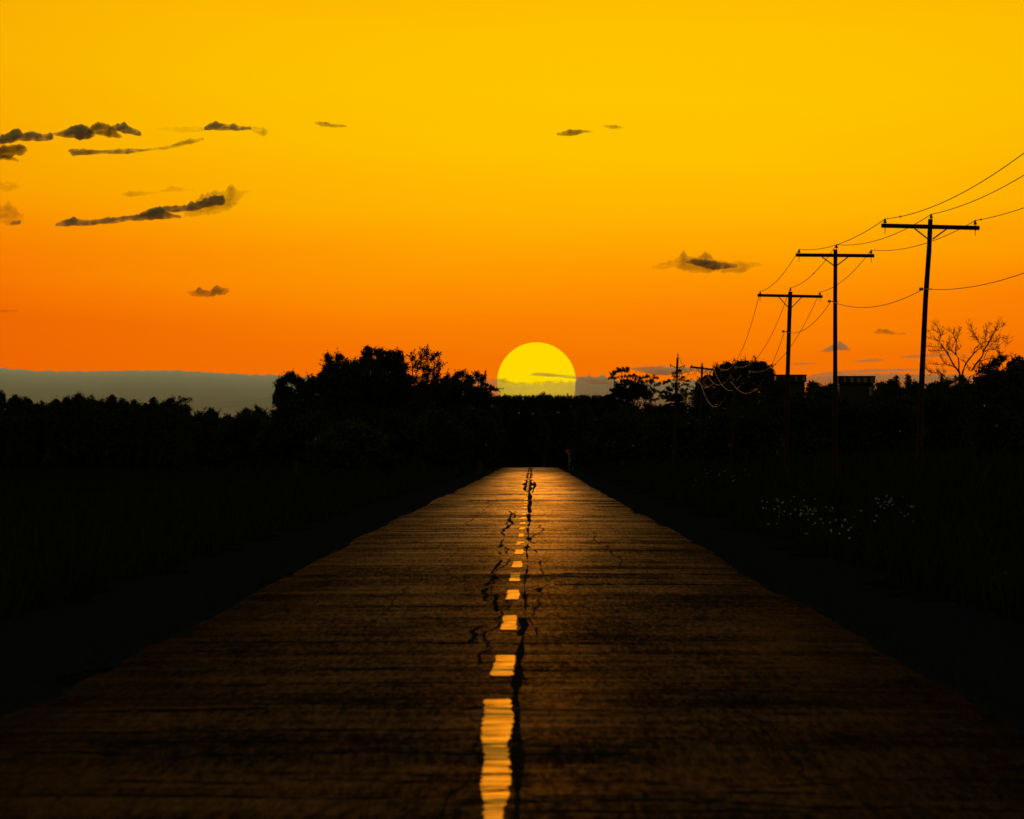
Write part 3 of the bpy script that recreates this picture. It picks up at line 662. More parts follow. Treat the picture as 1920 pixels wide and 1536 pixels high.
# big dead tree on the right: traced boughs, each bough forks into fine twigs
def dead_tree():
    D = 300.0; k = D / F
    bx = (1803 - HX) * k; bz = float(gz(bx, D)) - .05
    root = thing('dead_tree', 'tall bare dead tree with two spreading leafless boughs at the right', 'tree', (bx, D, bz))
    Z3 = lambda a, b_: (1720 + a / 9.6, 590 + b_ / 9.6)
    tr = MB(); br = MB()
    def pt(a, b_, y=0.0):
        q = P(*Z3(a, b_), D); q[1] += y; return q
    tr.tube([(bx, D, bz), pt(798, 1300), pt(798, 1180), pt(795, 1090)], [.26, .2, .17, .15], 9)
    tr.build('trunk', M_bark, root)
    B = [([(800, 1180), (745, 1020), (650, 900), (570, 740), (500, 630), (455, 560), (400, 480)], 3.2, 1.1, 0.3),
         ([(800, 1180), (745, 1000), (745, 870), (730, 780), (690, 720), (610, 655), (520, 620)], 2.4, .9, -.2),
         ([(690, 720), (695, 600), (700, 480), (740, 350), (790, 240)], 1.4, .5, -.1), ([(700, 480), (650, 350), (560, 280)], 1.0, .4, .2), ([(655, 360), (655, 260)], .7, .3, .2),
         ([(400, 480), (430, 380), (400, 290), (370, 215), (320, 170)], 1.0, .4, .4), ([(400, 480), (320, 440), (210, 410)], .9, .3, .5), ([(430, 400), (380, 320), (260, 265)], .8, .3, .2), ([(430, 380), (480, 345)], .7, .3, .1),
         ([(500, 610), (400, 580), (190, 570)], .8, .35, .6), ([(530, 660), (400, 635), (220, 640)], .8, .3, .7), ([(400, 640), (300, 690)], .6, .25, .7),
         ([(610, 650), (640, 560), (660, 490)], .8, .35, -.4), ([(580, 640), (580, 480)], .7, .3, 0), ([(510, 600), (550, 540), (580, 500)], .7, .3, 0), ([(690, 660), (760, 600)], .7, .3, -.3),
         ([(670, 950), (560, 900), (480, 885), (340, 895), (190, 880)], 1.1, .4, .8), ([(520, 890), (460, 820), (420, 740)], .6, .25, .7),
         ([(540, 1165), (470, 1090), (390, 1035), (270, 1035), (180, 960)], 1.3, .5, .9), ([(490, 1100), (490, 1010)], .8, .5, .6), ([(400, 1060), (270, 1050), (200, 990)], .8, .3, .8),
         ([(800, 1180), (815, 1030), (870, 880), (1010, 700), (1100, 620), (1180, 570)], 3.0, 1.0, -.3),
         ([(1010, 700), (1030, 610), (1130, 530), (1220, 490), (1420, 485)], 1.8, .6, -.5), ([(1140, 540), (1090, 480), (1030, 390), (970, 250), (940, 190)], 1.2, .4, -.2), ([(1040, 420), (1010, 340), (985, 300)], .8, .3, 0), ([(1090, 480), (1070, 380)], .7, .3, 0),
         ([(980, 1010), (1060, 880), (1160, 760), (1190, 650), (1240, 560), (1300, 440), (1380, 320), (1440, 170)], 2.6, .6, -.6), ([(1190, 650), (1230, 600), (1300, 480), (1340, 350), (1420, 200)], 1.2, .4, -.8),
         ([(1210, 480), (1220, 380), (1200, 270)], .9, .35, -.4), ([(1240, 400), (1240, 250), (1290, 150)], .9, .35, -.4), ([(1180, 660), (1130, 580)], 1.0, .5, -.3), ([(1240, 480), (1215, 420)], .7, .3, -.3),
         ([(1220, 660), (1300, 625), (1380, 635), (1440, 690)], 1.2, .5, -.9), ([(1200, 790), (1230, 660)], 1.2, .6, -.9), ([(1400, 500), (1480, 420), (1600, 440)], .9, .3, -1), ([(1300, 570), (1400, 470), (1500, 230)], .8, .3, -1), ([(1390, 630), (1500, 520), (1560, 470)], .7, .25, -1),
         ([(1560, 600), (1660, 490)], .5, .2, -1), ([(1110, 840), (1250, 800), (1370, 800)], 1.6, .7, -1), ([(870, 880), (820, 810)], 1.0, .6, -.2), ([(890, 890), (910, 950), (940, 980)], .8, .5, -.2), ([(1390, 320), (1440, 260), (1530, 190)], .6, .25, -.8), ([(1340, 400), (1330, 280)], .6, .25, -.8)]
    def twig(p, d, ln, r, depth):
        n = 4; pts = [p]; dd = d.copy()
        for _ in range(n):
            dd = dd + RNG.normal(0, .22, 3) + np.array((0, 0, .06)); dd /= np.linalg.norm(dd); pts.append(pts[-1] + dd * ln / n)
        br.tube(pts, list(np.linspace(r, r * .5, n + 1)), 4, False)
        if depth > 0:
            for _ in range(2 + int(RNG.integers(0, 2))):
                i = int(RNG.integers(1, n + 1)); nd = dd + RNG.normal(0, .55, 3); nd /= np.linalg.norm(nd)
                twig(pts[i], nd, ln * RNG.uniform(.4, .7), r * .62, depth - 1)
    for path, w0, w1, yo in B:
        n = len(path); pts = [pt(a, b_, yo * i / max(1, n - 1) * 1.2 + RNG.normal(0, .05)) for i, (a, b_) in enumerate(path)]
        br.tube(pts, list(np.linspace(w0, w1, n) * k * .68), 6, False)
        for i in range(1, n):
            for _ in range(4 if w0 > 1.5 else 5):
                q = RNG.random(); p = pts[i - 1] + (pts[i] - pts[i - 1]) * q; d = pts[i] - pts[i - 1]; d /= np.linalg.norm(d)
                if w0 > 1.5 and i < n * .5: continue
                nd = d + RNG.normal(0, .5, 3) + np.array((0, 0, .25)); nd /= np.linalg.norm(nd)
                twig(p, nd, RNG.uniform(5, 13) * k, .34 * k, 2)
    br.build('branches', M_twig, root)
dead_tree()

GM = 'bushes and small trees along the right side'
tree('conifer', 'small spiky conifer left of the dead tree trunk', [(1766, 705, 3, 4), (1766, 712, 6, 4), (1768, 719, 10, 5), (1775, 715, 5, 5), (1768, 732, 14, 12), (1770, 760, 20, 24)], 310, 1768, group=GM, leaf=M_leaf_dark, size=2.4, fill=3, sprig=.2)
tree('bush', 'low bush at the foot of the dead tree', [(1792, 711, 8, 5), (1785, 716, 10, 6), (1806, 716, 12, 8), (1800, 735, 24, 16), (1800, 770, 32, 30)], 305, 1800, 'bush', GM, size=2.4, fill=2.8, sprig=.15, part='foliage')
tree('bush', 'reddish twiggy bush between the dead tree boughs and the right bank', [(1836, 698, 8, 6), (1850, 690, 12, 8), (1868, 682, 12, 10), (1878, 672, 10, 8), (1862, 700, 22, 10), (1845, 712, 26, 12), (1870, 735, 40, 30)], 290, 1855, 'bush', GM, size=2.3, fill=2.0, twigs=34, sprig=.2, core=True, part='foliage')
tree('leafy_tree', 'dark tree at the right border of the photo, highest of the bank', [(1905, 676, 10, 7), (1897, 686, 12, 10), (1920, 685, 14, 12), (1905, 705, 30, 18), (1930, 700, 24, 24), (1900, 745, 50, 36), (1925, 790, 50, 40)], 270, 1910, group=GM, size=2.8, fill=3.4, twigs=10)
for lab, lb, D in [('dark thicket right of the near pole', [(1760, 765, 50, 36), (1810, 775, 50, 40), (1790, 815, 60, 40), (1750, 830, 40, 30)], 260),
                   ('dark thicket along the right border below the bank', [(1860, 800, 50, 46), (1910, 820, 50, 46), (1870, 850, 60, 34)], 220),
                   ('dark thicket in front of the right hand striped hut', [(1600, 790, 52, 36), (1650, 795, 46, 40), (1690, 780, 40, 48), (1630, 830, 70, 36)], 300),
                   ('dark thicket between the two farther tall poles', [(1500, 775, 44, 50), (1540, 790, 36, 44), (1510, 830, 60, 36)], 300),
                   ('dark thicket below the round headed tree', [(1370, 810, 50, 42), (1430, 815, 46, 46), (1400, 850, 66, 26), (1330, 840, 36, 28)], 330),
                   ('dark thicket below the conical pine', [(1250, 805, 44, 32), (1300, 815, 40, 36), (1270, 845, 50, 24)], 420),
                   ('dark thicket below the flat topped pine', [(1140, 805, 36, 34), (1190, 810, 44, 36), (1170, 842, 56, 24), (1110, 830, 22, 30), (1220, 840, 36, 24)], 520)]:
    tree('bush', lab, lb, D, lb[0][0], 'bush', GM, size=3.4, fill=2.0, leaf=M_leaf, tw=.05, part='foliage')

for lab, lb, D in [('dark thicket around the dead tree trunk', [(1740, 742, 26, 18), (1775, 738, 30, 20), (1815, 735, 34, 22), (1850, 735, 34, 26), (1790, 770, 60, 34)], 285),
                   ('dark thicket covering the top of the right bank at the border', [(1845, 722, 20, 16), (1880, 712, 26, 22), (1915, 705, 26, 26), (1890, 755, 60, 40), (1920, 800, 40, 50)], 262),
                   ('dark thicket between the right hand striped hut and the near pole', [(1670, 740, 34, 20), (1710, 740, 34, 20), (1690, 775, 50, 34), (1730, 800, 50, 40), (1690, 830, 60, 30)], 340),
                   ('dark thicket left of the third tall pole', [(1460, 735, 24, 22), (1450, 775, 40, 40), (1480, 820, 40, 40)], 345),
                   ('dark hedge along the far right roadside below the loose pine', [(1215, 785, 46, 26), (1180, 790, 40, 26), (1240, 830, 50, 30)], 560),
                   ('dark hedge behind the crest right of the road end', [(1095, 790, 26, 34), (1125, 800, 30, 40), (1090, 835, 24, 28), (1130, 850, 40, 24), (1082, 862, 16, 16)], 700),
                   ('dark hedge behind the crest left of the road end', [(915, 790, 28, 30), (930, 825, 22, 34), (890, 850, 40, 26), (920, 866, 22, 14)], 700),
                   ('dark thicket filling the gaps low in the left clump', [(640, 782, 42, 26), (805, 762, 50, 28), (870, 795, 42, 28), (700, 790, 52, 30), (760, 785, 44, 30), (830, 800, 44, 30), (610, 800, 40, 30)], 640),
                   ('dark bush at the right hand end of the near striped hut', [(1650, 745, 16, 26), (1640, 775, 26, 24), (1655, 800, 24, 24)], 420),
                   ('dark bush under the middle tall pole, between the huts', [(1545, 742, 26, 22), (1570, 770, 30, 34), (1570, 815, 34, 30), (1530, 770, 30, 30)], 400)]:
    tree('bush', lab, lb, D, lb[0][0], 'bush', GM, size=3.2, fill=2.2, leaf=M_leaf, tw=.05, part='foliage')

# ------------------------------------------------------------------ utility poles and wires
GPOLE = 'utility poles along the right side of the road'
def bell(mb, p, s=1.0):
    mb.lathe(np.array(p) - (0, 0, .10 * s), [(.012, -.12 * s), (.012, 0), (.045 * s, .0), (.05 * s, .02 * s), (.03 * s, .035 * s), (.036 * s, .05 * s), (.026 * s, .07 * s), (.022 * s, .1 * s), (.008, .115 * s)], 10)
def pole(label, D, path, w0, w1, arm, ins, braces, neut, arm_t=.10, s=1.0):
    """path: pixels top to foot; arm: two pixel ends; ins: three wire seats; neut: wire seat of the lower line"""
    k = D / F
    foot = P(*path[-1], D); g = float(gz(foot[0], D)); foot[2] = g - .3
    root = thing('utility_pole', label, 'utility pole', (foot[0], D, g), GPOLE)
    pts = [foot] + [P(*q, D) for q in reversed(path[:-1])]
    n = len(pts); dense = []
    for a, b_ in zip(pts, pts[1:]): dense += [a + (b_ - a) * q for q in (0, .25, .5, .75)]
    dense.append(pts[-1]); hz = [q[2] for q in dense]
    rad = [w1 / 2 + (w0 - w1) / 2 * (h - hz[0]) / (hz[-1] - hz[0]) for h in hz]
    rad = [r * (1 + .025 * math.sin(i * 2.3)) for i, r in enumerate(rad)]
    m = MB(); m.tube(dense, rad, 14); m.build('pole', M_pole, root, smooth=False)
    ya = D - w0 / 2 - arm_t / 2 - .003
    if arm:
        a, b_ = P(*arm[0], D), P(*arm[1], D); a[1] = b_[1] = ya
        m = MB(); m.box(a, b_, arm_t, arm_t * 1.05); m.build('crossarm', M_pole, root)
    for c, d in braces:
        p, q = P(*c, D), P(*d, D); p[1] = ya - arm_t / 2 - .006; q[1] = D - w0 / 2 - .02
        m = MB(); m.box(p, q, .008, .035); m.build('brace', M_iron, root)
    seats = []
    for j, q in enumerate(ins):
        p = P(*q, D)
        if j != 1: p[1] = ya
        m = MB(); bell(m, p, s)
        if arm and j != 1: m.tube([p - (0, 0, .2), p - (0, 0, .2 + arm_t + .08)], [.011, .006], 6)
        else: m.tube([p - (0, 0, .18), p - (0, 0, .34)], .014, 6)
        m.build('insulator', M_ins, root); seats.append(p)
    p = P(*neut, D); m = MB()
    m.tube([p + (-.10, 0, 0), p + (.22, 0, 0)], .012, 6)
    m.lathe(p + (-.04, 0, 0), [(.02, -.06), (.045, -.045), (.03, -.01), (.045, .02), (.02, .04)], 8, axis=(1, 0, 0))
    m.build('bracket', M_iron, root); p[1] -= .05
    seats.append(p)
    return seats
S1 = pole('nearest tall utility pole, slightly leaning, with a wide crossarm', 151, [(1744.5, 411), (1742, 470), (1735.5, 560), (1729, 700), (1721, 900)], .115, .155,
          ((1652, 423.5), (1836, 428)), [(1659, 411), (1746, 402), (1828, 414)], [((1714, 429), (1740, 449)), ((1774, 430), (1748, 449))], (1731, 542))
S2 = pole('middle tall utility pole, upright, with a wide crossarm', 188, [(1566.5, 468), (1566, 560), (1566, 700), (1565, 880)], .12, .15,
          ((1492, 478.5), (1639, 480)), [(1498, 468), (1568.5, 459), (1633, 469.5)], [((1541, 482.5), (1563, 498)), ((1589.5, 482.5), (1569, 498))], (1558, 565))
S3 = pole('third tall utility pole, lowest of the three big crossarms', 228, [(1482, 547), (1480, 600), (1477, 700), (1473, 890)], .15, .175,
          ((1420, 554), (1542, 556.5)), [(1425, 547), (1482, 540), (1537, 548)], [((1460, 557.5), (1478, 577)), ((1502.5, 558), (1484, 577))], (1471, 621.5))
S3b = pole('dim utility pole in front of the round headed tree', 284, [(1379, 694), (1376, 760), (1371, 870)], .14, .17,
           ((1348, 699), (1409, 703)), [(1352, 692), (1379, 687), (1405, 696)], [((1368, 702), (1377, 714)), ((1390, 703), (1381, 714))], (1372, 717), s=1.2)
S4 = pole('small far utility pole with a slanted crossarm against the orange sky', 340, [(1316.5, 686), (1315, 740), (1308, 875)], .12, .15,
          ((1294, 688), (1339, 693.5)), [(1297, 684.5), (1316.5, 680.5), (1337, 689)], [((1306, 691), (1315, 701)), ((1328, 693), (1318, 701))], (1313, 717), s=1.35)
def last_pole():
    D = 397.0
    foot = P(1263, 870, D); g = float(gz(foot[0], D)); foot[2] = g - .3
    root = thing('utility_pole', 'slim farthest utility pole with a thin top rod and two short side brackets', 'utility pole', (foot[0], D, g), GPOLE)
    m = MB(); m.tube([foot, P(1265.5, 800, D), P(1268, 730, D), P(1270.5, 671, D)], [.1, .095, .085, .07], 12); m.build('pole', M_pole, root)
    m = MB(); m.tube([P(1270.5, 673, D), P(1271, 662, D)], [.03, .02], 8); m.build('top_rod', M_iron, root)
    for a, b_ in (((1257, 685), (1269, 690)), ((1283, 686.5), (1270, 690))):
        p, q = P(*a, D), P(*b_, D); m = MB(); m.tube([q, p], .03, 6); bell(m, p + (0, 0, .1), 1.2); m.build('bracket', M_iron, root)
    m = MB(); m.tube([P(1271, 664, D), P(1281, 688, D)], .008, 5); m.build('stay_wire', M_wire, root)
    return [P(1257, 684, D), P(1271, 662, D), P(1283, 685.5, D), P(1268, 712, D) - (0, .1, 0)]
S5 = last_pole()
D0 = 88.0
def seat0(X, z): return np.array((X, D0, CH + z))
S0 = [seat0(8.68, 5.72), seat0(9.82, 6.25), seat0(10.9, 5.9), seat0(9.6, 4.0)]
def near_pole():
    g = float(gz(9.8, D0))
    root = thing('utility_pole', 'utility pole standing just beyond the right border of the photo', 'utility pole', (9.8, D0, g), GPOLE)
    m = MB(); m.tube([(9.8, D0, g - .3), (9.8, D0, g + 3), (9.8, D0, CH + 6.0)], [.085, .08, .06], 14); m.build('pole', M_pole, root)
    m = MB(); m.box((8.55, D0 - .12, CH + 5.45), (11.05, D0 - .12, CH + 5.62), .1, .11); m.build('crossarm', M_pole, root)
    for p in S0[:3]:
        m = MB(); bell(m, p); m.tube([p - (0, 0, .2), p - (0, 0, .38)], .012, 6); m.build('insulator', M_ins, root)
near_pole()
SUPP = [S0, S1, S2, S3, S3b, S4, S5]
SAGS = [(.5, .24, .25, .95, 1.05, 1.0), (.5, .24, .25, .95, 1.05, 1.0), (.45, .24, .25, .95, 1.1, 1.0), (.5, .31, .38, 1.25, 1.25, 1.1)]
WL = ['upper left power line seated on the left ends of the crossarms', 'upper middle power line seated on the pole tops', 'upper right power line seated on the right ends of the crossarms', 'lower power line hanging from the pole sides']
for j in range(4):
    m = MB(); pts = []
    for i in range(6):
        a, b_ = SUPP[i][j], SUPP[i + 1][j]
        for q in np.linspace(0, 1, 25)[:-1]:
            p = a + (b_ - a) * q; p[2] -= 4 * SAGS[j][i] * q * (1 - q); pts.append(p)
    pts.append(SUPP[-1][j])
    m.tube(pts, [.0072 + .000012 * p[1] for p in pts], 6)
    if j < 3:
        for (i, q) in (((0, .1),) if j == 0 else ((0, .03),) if j == 2 else ((2, .45),)):
            a, b_ = SUPP[i][j], SUPP[i + 1][j]; q = 1 - q if i == 0 else q
            c = []
            for qq in (q - .004, q, q + .004):
                p = a + (b_ - a) * qq; p[2] -= 4 * SAGS[j][i] * qq * (1 - qq); c.append(p)
            m.tube(c, [.012, .026, .012], 8)
    tag(m.build('power_line', M_wire), WL[j], 'power line', 'power lines along the right side of the road')
for lab, a, b_, s in [('upper of two thin far wires crossing the grey cloud bank at the left', (330, 753), (540, 741), .5), ('lower of two thin far wires crossing the grey cloud bank at the left', (330, 761), (540, 747), .5)]:
    p, q = P(*a, 830), P(*b_, 640); pts = []
    for t_ in np.linspace(0, 1, 20):
        v = p + (q - p) * t_; v[2] -= 4 * s * t_ * (1 - t_); pts.append(v)
    m = MB(); m.tube(pts, .011, 5); tag(m.build('power_line', M_pole), lab, 'power line', 'far wires at the left')

# ------------------------------------------------------------------ striped huts on the right bank, sign and marker post by the road end
def hut(label, D, x0, x1, ytop, stripes, posts):
    k = D / F
    a = P(x0, ytop, D); b_ = P(x1, ytop, D); cx = (a[0] + b_[0]) / 2; g = float(gz(cx, D + 1))
    root = thing('hut', label, 'hut', (cx, D + 1, g), 'striped huts on the right skyline')
    h = 12 * k; d = 2.4
    m = MB(); m.box((a[0] - .05, D + d / 2, a[2] + .03), (b_[0] + .05, D + d / 2, a[2] + .03), d + .12, .06); m.build('roof', M_darkpaint, root)
    m = MB(); m.box((a[0], D + d / 2, a[2] - h / 2 - .003), (b_[0], D + d / 2, a[2] - h / 2 - .003), d, h); m.build('valance', M_darkpaint, root)
    for x, w in stripes:
        p = P(x, ytop + 1.6, D); hh = 9.5 * k; ww = w * k
        ring = [(p[0] - ww / 2, p[2]), (p[0] + ww / 2, p[2]), (p[0] + ww * .5, p[2] - hh * .6), (p[0] + ww * .3, p[2] - hh), (p[0] - ww * .1, p[2] - hh), (p[0] - ww * .42, p[2] - hh * .6)]
        V = [(q[0], D - .012, q[1]) for q in ring] + [(q[0], D - .003, q[1]) for q in ring]
        n = len(ring); m = MB(); m.add(V, [tuple(range(n - 1, -1, -1))] + [(i, (i + 1) % n, (i + 1) % n + n, i + n) for i in range(n)]); m.build('stripe', M_paint_w, root)
    m = MB(); m.box((a[0] + .1, D + d / 2 + .1, a[2] - h - .006 - (a[2] - h - g) / 2), (b_[0] - .1, D + d / 2 + .1, a[2] - h - .006 - (a[2] - h - g) / 2), d - .5, a[2] - h - g); m.build('wall', M_darkpaint, root)
    for x, w, y0, y1 in posts:
        p, q = P(x, y0, D - .1), P(x, y1, D - .1); m = MB(); m.box(p, q, .06, w * k); m.build('panel', M_paint_w, root)
hut('dark flat roofed hut with pale stripes right of the middle tall pole', 430, 1572, 1641, 706.5, [(1584, 4), (1597, 7), (1610, 7), (1622, 7), (1635, 6)], [(1555.5, 4.5, 726, 742), (1633, 6, 726, 742), (1642, 2, 728, 741), (1646, 2, 728, 741), (1650, 2, 728, 741)])
hut('dark flat roofed hut with one pale end stripe right of the third tall pole', 440, 1456, 1512, 704, [(1493, 4), (1507, 6)], [])
def road_sign():
    D = 735.0; p = P(1067, 846, D); g = float(gz(p[0], D))
    root = thing('road_sign', 'dim orange diamond sign on a post right of the road end', 'road sign', (p[0], D, g))
    m = MB(); m.tube([(p[0], D, g - .2), (p[0], D, p[2] + .3)], .035, 8); m.build('post', M_steel, root)
    r = .5; f = D - .05
    m = MB(); m.add([(p[0] - r, f, p[2]), (p[0], f, p[2] - r), (p[0] + r, f, p[2]), (p[0], f, p[2] + r), (p[0] - r, f + .012, p[2]), (p[0], f + .012, p[2] - r), (p[0] + r, f + .012, p[2]), (p[0], f + .012, p[2] + r)],
                    [(0, 1, 2, 3), (7, 6, 5, 4), (0, 4, 5, 1), (1, 5, 6, 2), (2, 6, 7, 3), (3, 7, 4, 0)]); m.build('sign_panel', M_paint_o, root)
road_sign()
def marker():
    D = 728.0; p = P(1073, 862, D); g = float(gz(p[0], D))
    root = thing('marker_board', 'small pale striped marker board low beside the road end', 'marker board', (p[0], D, g))
    m = MB(); m.tube([(p[0], D, g - .2), (p[0], D, P(0, 858, D)[2])], .03, 8); m.build('post', M_steel, root)
    a = P(1069, 0, D)[0]; b_ = P(1078, 0, D)[0]; z0 = P(0, 876, D)[2]; z1 = P(0, 859, D)[2]; f = D - .05
    z0 = max(z0, g + .1)
    m = MB(); m.box(((a + b_) / 2, f, z0), ((a + b_) / 2, f, z1), .012, b_ - a); m.build('board', M_darkpaint, root)
    for q in (.15, .42, .7):
        zz = z0 + (z1 - z0) * q
        m = MB(); m.add([(a, f - .009, zz), (b_, f - .009, zz - .12), (b_, f - .009, zz + .0), (a, f - .009, zz + .18)], [(0, 1, 2, 3)]); m.build('stripe', M_paint_w, root)
marker()

# ------------------------------------------------------------------ sun
M_sun, t, b = new_mat('sun_glow')
t.nodes.remove(b)
em = t.nodes.new('ShaderNodeEmission'); em.inputs[0].default_value = (*lin((255, 216, 0)), 1); em.inputs[1].default_value = 1.0
t.links.new(em.outputs[0], t.nodes['Material Output'].inputs['Surface'])
DS = 60000.0
sc_ = P(1006, 716, DS); rs = 74.0 / F * DS
bm_V = []; nu, nv = 96, 48
for j in range(nv + 1):
    th = math.pi * j / nv
    for i in range(nu): bm_V.append(sc_ + rs * np.array((math.sin(th) * math.cos(2 * math.pi * i / nu), math.sin(th) * math.sin(2 * math.pi * i / nu), math.cos(th))))
Fq = np.array([(j * nu + i, j * nu + (i + 1) % nu, (j + 1) * nu + (i + 1) % nu, (j + 1) * nu + i) for j in range(nv) for i in range(nu)])
tag(link('sun', bm_V, Fq, M_sun, smooth=True), 'huge yellow setting sun sinking behind the far wood', 'sun')

# ------------------------------------------------------------------ clouds: closed bodies of thin vapour
def cloud_mat(name, rho, scale, lo, hi, col, stretch=(1, 1, 2.2), aniso=0.0):
    m = bpy.data.materials.new(name); m.use_nodes = True; t = m.node_tree
    for n in list(t.nodes): t.nodes.remove(n)
    o = t.nodes.new('ShaderNodeOutputMaterial'); v = t.nodes.new('ShaderNodeVolumePrincipled')
    v.inputs['Color'].default_value = (*col, 1); v.inputs['Anisotropy'].default_value = aniso
    if lo is None: v.inputs['Density'].default_value = rho
    else:
        co = t.nodes.new('ShaderNodeTexCoord'); mp_ = t.nodes.new('ShaderNodeMapping'); n = t.nodes.new('ShaderNodeTexNoise'); mr = t.nodes.new('ShaderNodeMapRange')
        mp_.inputs['Scale'].default_value = tuple(scale * q for q in stretch)
        t.links.new(co.outputs['Object'], mp_.inputs[0]); t.links.new(mp_.outputs[0], n.inputs['Vector'])
        n.inputs['Scale'].default_value = 1.0; n.inputs['Detail'].default_value = 4; n.inputs['Roughness'].default_value = .68
        t.links.new(n.outputs['Fac'], mr.inputs['Value']); mr.inputs['From Min'].default_value = lo; mr.inputs['From Max'].default_value = hi
        mr.inputs['To Min'].default_value = 0; mr.inputs['To Max'].default_value = rho
        t.links.new(mr.outputs[0], v.inputs['Density'])
    t.links.new(v.outputs[0], o.inputs['Volume'])
    return m
DC = 12000.0; KC = DC / F
CG = (.998, .998, .985)
CD = (.55, .55, .42)
CM = (.42, .34, .17)
MC_dark = cloud_mat('cloud_dark', .15, 1 / 17.0, .31, .6, CD)
MC_mid = cloud_mat('cloud_mid', .075, 1 / 26.0, .28, .58, CM)
MC_thin = cloud_mat('cloud_thin', .018, 1 / 22.0, .32, .62, CM)
MC_bank = cloud_mat('cloud_bank', .045, 1 / 120.0, .1, .6, CG, (.3, 1, 3), -.4)
MC_veil = cloud_mat('cloud_veil', .0052, 1 / 40.0, .26, .60, CG, (.25, .6, 4), -.4)
MC_grey = cloud_mat('cloud_grey', .06, 1 / 26.0, .24, .56, CG, (.5, .8, 2.2), -.4)
MC_low = cloud_mat('cloud_low', .026, 1 / 50.0, .2, .58, CG, (.25, .6, 4), -.4)
def cloud(label, stations, m, depth=2.0, box=2.0, jit=.26, D=DC, step=4.0, n=16, group='clouds in the sunset sky'):
    st = sorted(stations); xs_ = np.arange(st[0][0], st[-1][0] + .01, step); k = D / F
    X0 = [q[0] for q in st]; T = np.interp(xs_, X0, [q[1] for q in st]); Bt = np.interp(xs_, X0, [q[2] for q in st])
    def fract(n_):
        out = np.zeros(n_)
        for o, a in ((7, .5), (3, .8), (1.4, .7)):
            pts_ = RNG.normal(0, 1, int(n_ / o) + 3); out += a * np.interp(np.arange(n_) / o, np.arange(len(pts_)), pts_)
        return out
    H = (Bt - T) / 2
    fr = fract(len(xs_))
    T = T - (fr if box > 3 else np.abs(fr)) * H * jit * 1.3 + H * jit * .5; Bt = Bt + fract(len(xs_)) * H * jit * .5
    V = []
    for x, t_, b2 in zip(xs_, T, Bt):
        h = max((b2 - t_) / 2, .15) * k; c = P(x, (t_ + b2) / 2, D)
        for i in range(n):
            a = 2 * math.pi * i / n; ca, sa = math.cos(a), math.sin(a)
            V.append(c + np.array((0, depth * h * math.copysign(abs(ca) ** (2 / box), ca), h * math.copysign(abs(sa) ** (2 / box), sa))))
    m_ = len(xs_)
    Fs_ = [(j * n + i, j * n + (i + 1) % n, (j + 1) * n + (i + 1) % n, (j + 1) * n + i) for j in range(m_ - 1) for i in range(n)]
    Fs_.append(tuple(range(n - 1, -1, -1))); Fs_.append(tuple((m_ - 1) * n + i for i in range(n)))
    return tag(link('cloud', V, Fs_, m, smooth=True), label, 'cloud', group)
GC = 'dark'
cloud('long flat grey cloud bank low on the horizon at the left', [(-160, 690, 862), (0, 691, 862), (60, 694, 862), (130, 696, 862), (200, 696, 862), (280, 694, 862), (340, 695, 862), (400, 698, 862), (470, 701, 862), (520, 703, 862), (600, 708, 850), (680, 722, 840), (740, 750, 780)], MC_bank, 2.0, 5.0, .009, step=1.6)
cloud('pale veil of low cloud over the lower part of the sun', [(800, 735, 760), (850, 705, 790), (900, 700, 790), (935, 712, 790), (980, 719, 790), (1040, 716, 790), (1070, 713, 790), (1084, 716, 788), (1096, 730, 775)], MC_veil, 3.0, 4.0, .05, D=12600)
cloud('grey cloud bank low between the sun and the flat topped pine', [(1079, 711, 790), (1086, 707, 790), (1100, 707, 790), (1135, 709, 790), (1180, 716, 790), (1240, 715, 790), (1300, 712, 780), (1340, 730, 770)], MC_low, 3.0, 5.0, .05, D=12600, step=2)
cloud('thin streak of cloud crossing the lower half of the sun', [(992, 702.5, 703.5), (1004, 699, 705), (1020, 699.5, 706), (1045, 702, 707), (1080, 705, 711), (1110, 707, 720), (1140, 709, 722), (1160, 714, 718)], MC_grey, 3.0, 2.5, .10, step=2)
cloud('faint wavy streak low inside the sun left of its middle', [(932, 712, 714), (945, 711, 718), (965, 716, 721), (985, 717, 720), (1010, 715, 720), (1040, 714, 717), (1050, 712, 713)], MC_thin, 4.0, 2.5, .3, step=2)
cloud('dark lumpy cloud at the upper left border', [(-20, 262, 268), (0, 258, 270), (20, 246, 268), (30, 240, 264), (42, 250, 266), (58, 246, 266), (75, 252, 267), (95, 250, 264), (102, 256, 259)], MC_dark)
cloud('ragged brown cloud scraps below the lumpy cloud at the left border', [(-20, 275, 300), (0, 276, 300), (15, 272, 298), (30, 270, 290), (45, 272, 288), (52, 280, 283)], MC_mid, jit=.25)
cloud('tiny dark cloud scrap under the ragged scraps at the left border', [(-5, 290, 296), (10, 291, 300), (25, 294, 302), (36, 300, 304)], MC_mid, jit=.4)
cloud('dark triangular cloud lump, middle of the upper left row', [(98, 250, 254), (120, 246, 258), (138, 240, 259), (150, 236, 262), (165, 242, 260), (178, 250, 256)], MC_dark)
cloud('broken brown cloud joining the two dark lumps of the upper left row', [(160, 248, 252), (175, 232, 252), (190, 228, 254), (205, 234, 258), (220, 248, 260), (230, 256, 259)], MC_mid, jit=.22)
cloud('dark slanting cloud lump ending the upper left row', [(205, 240, 244), (220, 231, 247), (235, 233, 250), (250, 240, 253), (262, 246, 255), (268, 253, 255)], MC_dark)
cloud('thin dark streak of cloud under the upper left row', [(128, 281, 284), (135, 279, 292), (160, 280, 291), (190, 282, 289), (215, 280, 289), (240, 279, 288), (265, 280, 285), (294, 278, 280)], MC_dark, jit=.2)
